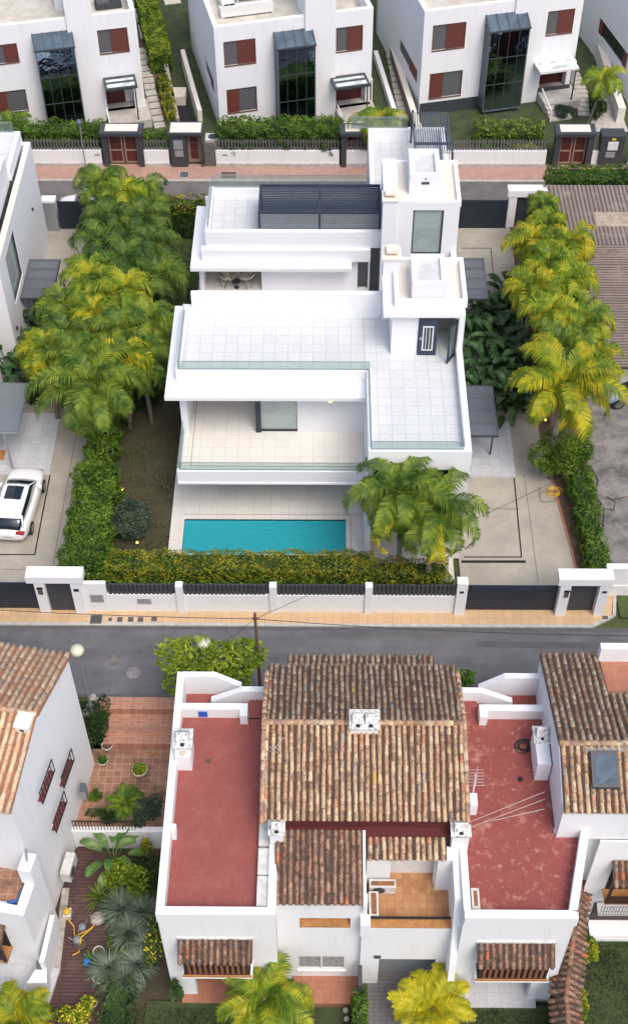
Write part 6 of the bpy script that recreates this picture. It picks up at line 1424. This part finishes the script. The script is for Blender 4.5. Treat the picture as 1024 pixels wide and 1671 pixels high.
# ================================================================ PALMS
def crown_at(px, py, z): return P(px, py, z)
def queen(label, px, py, z, mat, seed, bx=None, by=None, **kw):
    t = P(px, py, z); b = (t.x+(bx or 0), t.y+(by or 0), 0)
    k = dict(n=15, L=2.5, ll=.75, hang=1.1, nl=26, wd=.045, droop=(1.9, 2.8), e_hi=1.35); k.update(kw); k['wd'] *= .62; k['nl'] = int(k['nl']*1.5)
    return palm(label, b, t, mat=mat, seed=seed, group='queen palms around the villas', **k)
GL = [  # left cluster, far to near: label, crown px, py, z, leaf, seed, frond length
 ('palm with thin feathery fronds above the parked white car', 165, 300, 4.6, 'palm_green', 70, 2.5),
 ('palm with light fronds beside the dark round shrub', 232, 315, 4.6, 'palm_green', 71, 2.4),
 ('palm rising highest of the far left group, in front of the white car', 200, 318, 4.9, 'palm_lime', 72, 2.3),
 ('deep green palm just right of the left navy gate', 180, 355, 4.8, 'palm_deep', 73, 2.6),
 ('green palm with yellowing inner fronds below the dark round shrub', 235, 355, 4.6, 'palm_deep', 74, 2.5),
 ('drooping palm overhanging the left driveway near its gate', 165, 395, 4.8, 'palm_deep', 75, 2.7),
 ('palm whose crown leans toward the rear villa garden', 245, 400, 4.8, 'palm_deep', 76, 2.7),
 ('deep green palm with hanging fronds in the middle of the left cluster', 205, 425, 5.0, 'palm_deep', 77, 2.6),
 ('dark drooping palm nearest the rear villa pier', 262, 450, 4.6, 'palm_deep', 78, 2.5),
 ('pale lime palm beside the dark glass carport of the left villa', 145, 455, 4.8, 'palm_lime', 79, 2.6),
 ('lime palm with a rounded crown in front of the rear villa garden', 205, 475, 5.0, 'palm_lime', 80, 2.7),
 ('green palm leaning over the left driveway below the carport', 105, 500, 4.6, 'palm_green', 81, 2.5),
 ('yellow tipped palm near the left corner of the front villa', 245, 525, 4.6, 'palm_green', 82, 2.4),
 ('golden upright palm in the middle of the left cluster', 155, 510, 4.8, 'palm_yellow', 83, 1.9),
 ('deep green palm behind the great front left palm', 195, 540, 4.8, 'palm_green', 84, 2.6),
 ('yellowing palm reaching over the grey patio', 75, 572, 4.6, 'palm_yellow', 85, 2.5),
 ('shaded palm between the grey patio and the golden palm', 110, 545, 4.4, 'palm_deep', 86, 2.5),
 ('gold fringed palm arching toward the front villa corner', 200, 590, 5.0, 'palm_yellow', 87, 2.6),
 ('spreading palm between the gold fringed palm and the soil garden', 228, 590, 4.5, 'palm_green', 89, 2.8),
 ('green palm just behind the largest front left palm', 125, 580, 4.9, 'palm_green', 88, 2.6),
]
for lb, x, y, z, mt, sd, L in GL: queen(lb, x, y, z, mt, sd, bx=.2*math.sin(sd), by=.3*math.cos(sd), L=L, n=17, ll=.8, wd=.055)
queen('largest front left palm with long fronds hanging over the hedge', 148, 630, 4.9, 'palm_green', 90, bx=.35, by=.1, n=19, L=3.9, ll=1.0, nl=34, wd=.055, droop=(1.5, 2.3))
GR = [
 ('narrow green palm nearest the rear white portal', 886, 335, 4.0, 'palm_green', 100, 13, 1.3),
 ('small lime palm just behind the yellow palm by the portal', 890, 365, 4.6, 'palm_lime', 108, 13, 1.7),
 ('yellow palm with gold outer fronds left of the brown roof', 868, 395, 5.0, 'palm_yellow', 101, 16, 2.3),
 ('gold fringed palm leaning over the brown roof', 930, 400, 5.0, 'palm_yellow', 102, 16, 2.4),
 ('lime palm in the middle of the right row', 895, 430, 5.2, 'palm_lime', 103, 16, 2.3),
 ('yellow palm arching above the rear villa driveway', 868, 470, 4.9, 'palm_yellow', 104, 15, 2.2),
 ('green gold palm overlapping the brown roof edge', 930, 460, 5.2, 'palm_lime', 105, 16, 2.4),
 ('green palm beside the dark broad leaved plants', 900, 510, 5.2, 'palm_lime', 106, 17, 2.6),
 ('olive gold palm reaching over the lower brown roof', 950, 530, 5.0, 'palm_lime', 107, 16, 2.6),
 ('dark green palm filling the row behind the largest yellow palm', 915, 570, 5.2, 'palm_green', 109, 17, 2.6),
 ('yellow palm whose fronds reach over the blue grey car', 965, 590, 4.8, 'palm_yellow', 110, 15, 2.3),
]
for lb, x, y, z, mt, sd, n, L in GR: queen(lb, x, y, z, mt, sd, n=n, L=L, bx=.2*math.sin(sd), by=.2*math.cos(sd), rach='palm_yellow', ll=.8, wd=.055)
queen('largest front right palm with broad yellow fronds and pinkish trunk', 922, 632, 5.7, 'palm_yellow', 112, bx=-.35, by=-.6, n=18, L=3.6, ll=1.0, nl=36, wd=.07, trunk='trunk_pink', r=.17, droop=(1.3, 2.0), rach='palm_lime')
queen('front palm with deep green crown before the glazed corner', 652, 805, 6.1, 'palm_green', 121, n=18, L=3.7, ll=.85, nl=36, wd=.055, bx=.2, by=-.1)
queen('front palm with one golden hanging frond beside the white column', 708, 838, 5.6, 'palm_green', 123, n=17, L=3.7, ll=.85, nl=36, wd=.055, bx=-.1, by=-.1, rach='palm_yellow', e_lo=-.2)
pt = bpy.data.objects['palm_tree.%03d' % (max(int(o.name.split('.')[1]) for o in bpy.data.objects if o.name.startswith('palm_tree.')))]
m = MB(); rr = random.Random(5); t = P(708, 838, 5.6); frond(m, R(-88), .35, 3.6, 2.5, rr, 46, .75, .04, t, 1.0); frond(m, R(-150), .2, 3.4, 2.2, rr, 46, .7, .04, t+Vector((-1.2, 0, .2)), 1.0)
gf = m.ob('golden_fronds', 'palm_gold', pt); gf['label'] = 'golden hanging fronds'
t = P(432, 1632, 0.2); palm('areca like green palm in front of the lower window of the centre house', (t.x, t.y, -2.3), t, mat='palm_lime', seed=131, n=20, L=2.4, ll=.62, nl=46, wd=.028, hang=.5, droop=(1.3, 2.1), r=.10)
t = P(704, 1648, -.5); palm('bright golden feather palm beside the grey front driveway', (t.x, t.y, -2.3), t, mat='palm_gold', seed=133, n=20, L=1.9, ll=.5, nl=40, wd=.032, hang=.3, e_lo=.45, droop=(.9, 1.7), r=.09, rach='palm_yellow')
t = P(30, 1668, -1.4); palm('golden green feather palm at the bottom left corner', (t.x, t.y, -2.4), t, mat='palm_yellow', seed=135, n=24, L=1.8, ll=.6, nl=44, wd=.028, hang=.4, e_lo=.1, droop=(1.1, 1.8), r=.09)
t = P(618, 200, 3.0); palm('yellowing palm behind the rear villa roof terrace', (t.x, t.y, 0), t, mat='palm_lime', seed=141, n=18, L=2.5, ll=.7, nl=36, wd=.032, hang=.9, droop=(1.7, 2.5))
t = P(985, 130, 3.6); palm('slim pale palm in the garden at the top right corner', (t.x-.6, t.y+.2, 0), t, mat='palm_lime', seed=143, n=11, L=2.1, ll=.7, nl=24, wd=.045, r=.08)
t = P(20, 205, 1.2); palm('feathery palm in the hedge at the top left corner', (t.x, t.y, 0), t, mat='palm_green', seed=145, n=12, L=1.8, ll=.6, nl=24, wd=.045, r=.08)
t = P(205, 1312, -.9); palm('sago like dark green palm on the terracotta patio edge', (t.x, t.y, -1.3), t, mat='hedge_green', seed=147, n=22, L=.95, ll=.2, nl=26, wd=.03, hang=.1, e_lo=.15, droop=(.7, 1.2), r=.1, name='sago_palm')
# ================================================================ BROAD LEAVED AND SPIKY PLANTS
big = [('big dark paddle leaf plant near the rear carport', 790, 500, 2.2), ('dark paddle leaf plant beside the tower wall', 775, 545, 2.0), ('dark paddle leaf plant under the green right palm', 822, 505, 2.4), ('dark paddle leaf plant half under the yellow palm fronds', 838, 470, 2.0),
       ('pale veined paddle leaf plant in the middle of the dark group', 795, 590, 2.3), ('dark paddle leaf plant against the driveway planting', 835, 575, 2.4), ('glossy paddle leaf plant just behind the near carport', 785, 630, 1.9), ('shadowed paddle leaf plant at the near end of the dark group', 832, 635, 2.2),('tall paddle leaf plant between tower and palms', 810, 545, 2.5)]
for i, (lb, x, y, h) in enumerate(big):
    p = P(x, y, h*.7); paddle(lb, (p.x, p.y, 0), h, 30, 'broad_leaf', 200+i, 1.0, .19, name='paddle_leaf_plant', group='dark paddle leaf plants by the tower')
for i, (lb, x, y, h) in enumerate((('dark paddle leaf plant at the foot of the left villa wall', 12, 520, 2.2), ('dark paddle leaf plant between left villa and palms', 45, 500, 2.0), ('dark paddle leaf plant above the glass canopy at the left edge', 10, 575, 2.2), ('low paddle leaf plant beside the grey patio canopy', 45, 600, 1.8))):
    p = P(x, y, h*.7); paddle(lb, (p.x, p.y, 0), h, 22, 'broad_leaf', 220+i, 1.0, .20, name='paddle_leaf_plant', group='dark paddle leaf plants at the left villa')
p = P(186, 1405, -2.5); paddle('large bright banana plant by the retaining wall', (p.x, p.y, -2.5), 1.35, 16, 'banana', 231, .95, .19, spread=.85)
p = P(165, 1470, -2.5); rosette('spiky green tuft beside the deck below the banana plant', (p.x, p.y, -2.5), .8, 60, 'palm_deep', 240, name='spiky_plant')
ag = [('big grey green spiky clump, farthest of the agave bed', 200, 1485, .95), ('grey spiky clump at the right side of the agave bed', 232, 1490, .85), ('grey green spiky clump in the middle of the agave bed', 212, 1525, .85), ('grey spiky clump at the right middle of the agave bed', 240, 1545, .8), ('silvery spiky clump near the right wall of the agave bed', 225, 1575, .8), ('pale star shaped spiky clump beside the blue watering can', 176, 1582, .85), ('grey spiky clump at the near end of the agave bed', 205, 1600, .75)]
for i, (lb, x, y, rd_) in enumerate(ag):
    p = P(x, y, -2.0); rosette(lb, (p.x, p.y, -2.5), rd_*1.12, 300, 'agave', 250+i, stem=.4, wd=.026, group='grey spiky plants in the garden bed')
p = P(150, 1570, -2.4); rosette('dark green grassy tuft beside the blue watering can', (p.x, p.y, -2.45), .55, 60, 'hedge_green', 262, name='grass_tuft', stem=.05)
# ================================================================ POTS, STONES AND SMALL THINGS
def pot(label, c, r_, h, mat='pot_white', plant=None, seed=1, group='pots on the patio and deck'):
    o = root('plant_pot', label, 'pot', c, group); MB().lathe((0, 0, 0), [(r_*.7, 0), (r_*.95, h*.8), (r_, h), (r_*.85, h), (r_*.8, h*.82)], 18).ob('pot_body', mat, o, True, local=True)
    MB().lathe((0, 0, h*.8), [(r_*.8, 0), (r_*.8, .02)], 14).ob('potting_soil', 'soil', o, local=True)
    if plant:
        rr = random.Random(seed); m = MB()
        for _ in range(plant[1]):
            d = Vector((rr.gauss(0, 1), rr.gauss(0, 1), abs(rr.gauss(0, 1)))).normalized(); q = r_*.95*rr.random()**.4; leaf(m, (d.x*q, d.y*q, h*.9+d.z*q*.8), .06, rr)
        m.ob('plant', plant[0], o, local=True)
    return o
z = -1.3
p = P(229, 1262, z); pot('wide white pot with bright green plant in the middle of the patio', p, .36, .38, plant=('hedge_lime', 420), seed=1)
p = P(176, 1222, z); pot('empty looking white pot at the patio edge below the steps', p, .26, .34, plant=('hedge_dark', 30), seed=2)
p = P(169, 1246, z); pot('white pot with red flowering green plant beside the shrub', p, .25, .3, plant=('hedge_green', 300), seed=3)
p = P(162, 1556, -2.4); pot('white rimmed empty pot next to the agave bed', (p.x, p.y, -2.45), .24, .3, seed=4)
p = P(157, 1600, -2.4); pot('tall cream pot half hidden by spiky leaves', (p.x+.15, p.y, -2.45), .26, .4, seed=5)
p = P(152, 1640, -2.4); pot('white rimmed pot at the deck edge near the bottom', (p.x, p.y, -2.45), .2, .25, seed=6)
p = P(133, 1545, -2.4); pot('black open pot beside the grey watering can', (p.x, p.y, -2.45), .24, .34, 'pot_dark', seed=7)
def can(label, c, rz, mat, s=1.0):
    o = root('watering_can', label, 'watering can', c, 'watering cans on the deck', rz)
    MB().lathe((0, 0, 0), [(.15*s, 0), (.17*s, .05*s), (.15*s, .28*s), (.08*s, .32*s)], 14).ob('can_body', mat, o, True, local=True)
    MB().tube([(.13*s, 0, .08*s), (.34*s, 0, .30*s)], .03*s, 6, .02*s).ob('spout', mat, o, local=True); MB().tube([(-.14*s, 0, .08*s), (-.26*s, 0, .22*s), (-.05*s, 0, .36*s)], .018*s, 5).ob('handle', mat, o, local=True)
p = P(144, 1572, -2.4); can('blue watering can beside the pale star shaped plant', (p.x, p.y, -2.45), R(120), 'blue_bright')
p = P(128, 1537, -2.4); can('large grey watering can with yellow hose over it', (p.x, p.y, -2.45), R(170), 'grey_plastic', 1.15)
p = P(135, 1515, -2.4); can('upright grey watering can behind the black pot', (p.x, p.y, -2.45), R(60), 'grey_plastic', 1.0)
a = P(110, 1490, -2.2); o = root('hose_reel', 'yellow hose reel fixed at the foot of the left house wall', 'hose reel', a)
k = MB().lathe((0, 0, 0), [(.13, .1), (.16, .17), (.13, .25)], 16); k.ob('drum', 'yellow', o, True, local=True); MB().box(-.16, .16, -.2, .2, -.25, .08).ob('bracket', 'ac_white', o, local=True)
b = P(122, 1528, -2.2); solo('garden_hose', MB().tube([a+Vector((0, -.2, 0)), a.lerp(b, .5)+Vector((.1, 0, -.15)), b, b+Vector((.5, .25, .0)), b+Vector((.75, .4, .1)), b+Vector((.3, -.1, .15)), b+Vector((.25, -.6, -.1)), b+Vector((.0, -.75, -.1))], .028, 5), 'yellow', 'yellow garden hose running from the reel over the grey watering can', 'hose')
def rock(label, c, s, seed, mat='stone', grp=None, name='rock'):
    rr = random.Random(seed); m = MB().lathe(c, [(s*.7, -.05), (s, s*.3), (s*.85, s*.7), (s*.4, s*.95), (.02, s)], 9); m.v = [(x+rr.uniform(-.12, .12)*s, y+rr.uniform(-.12, .12)*s, z_+rr.uniform(-.08, .08)*s) for x, y, z_ in m.v]; solo(name, m, mat, label, 'rock', grp)
p = P(160, 1500, -2.4); rock('tall pale stone standing between deck and agave bed', (p.x, p.y, -2.45), .33, 3)
for i, (x, y, lb) in enumerate(((148, 1153, 'pale border rock beside the lamp foot, lower left one'), (160, 1145, 'pale border rock between lamp and brick steps, right one'), (152, 1140, 'pale border rock at the street end of the bed'), (143, 1163, 'pale border rock nearest the left house gable'), (156, 1162, 'pale border rock next to the top brick step'))):
    p = P(x, y, -.2); rock(lb, (p.x, p.y, -.2), .20, 10+i, 'stone', 'rocks around the lamp foot')
for i in range(6):
    rock(('white edging rock at the narrow front hedge, farthest from the viewer', 'white edging rock at the narrow front hedge, second from the house', 'white edging rock at the narrow front hedge, third from the house', 'white edging rock at the narrow front hedge, fourth from the house', 'white edging rock at the narrow front hedge, fifth from the house', 'white edging rock at the narrow front hedge, nearest the viewer')[i], (.88+.04*math.sin(i*2), 19.25-i*.33, -2.3), .12, 30+i, 'stone', 'edging rocks at the front hedge')
def garden_lamp(label, x, y, z=0):
    p = P(x, y, z+.3); o = root('garden_lamp', label, 'garden lamp', (p.x, p.y, z), 'lit garden lamps'); MB().tube([(0, 0, 0), (0, 0, .28)], .02, 5).ob('post', 'dark', o, local=True); MB().lathe((0, 0, .28), [(.03, 0), (.07, .04), (.05, .1)], 8).ob('bulb', 'lamp_lit', o, local=True)
garden_lamp('small lit garden lamp on the soil above the round shrub', 200, 799)
garden_lamp('small lit garden lamp just right of the round shrub foot', 224, 886)
garden_lamp('small lit garden lamp under the front right palm fronds', 889, 686)
garden_lamp('small lit garden lamp beside the right driveway kerb, upper of two', 893, 726)
garden_lamp('small lit garden lamp at the foot of the pinkish palm trunk', 898, 770)
p = P(735, 1648, -2.3)
solo('garden_board', MB().box(P(0,740,0).x, P(7,750,0).x, P(0,752,0).y, P(0,737,0).y, .05, .12), 'orange_sill', 'brown wooden board on the grey patio at the left edge', 'board')
for i,(x,y,x2,y2,lb) in enumerate(((700,730,0,0,''),)): pass
# debris and cracks of the old parking lot
def crack(label, px, w=.05, mat='cable'):
    solo('cable', MB().tube([P(x, y, .03) for x, y in px], w, 4), mat, label, 'cable')
crack('dark cable snaking down the left side of the old parking lot', [(962, 760), (975, 785), (968, 810), (980, 822), (970, 850)], .045)
crack('dark branch lying across the middle of the parking lot', [(985, 812), (1000, 815), (1024, 810)], .03, 'pole_wood')
crack('curved dark hose near the parking lot centre', [(990, 810), (1003, 820), (1000, 832), (985, 830), (983, 855)], .025)
p = P(972, 858, 0); solo('debris', MB().seg((p.x-.25, p.y+.1), (p.x+.25, p.y-.1), .16, .015, .1), 'white_metal', 'white scrap of board lying on the parking lot', 'debris')
p = P(962, 808, 0); solo('debris', MB().seg((p.x-.15, p.y-.1), (p.x+.2, p.y+.1), .07, .015, .06), 'wire_white', 'thin pale stick lying on the parking lot', 'debris')
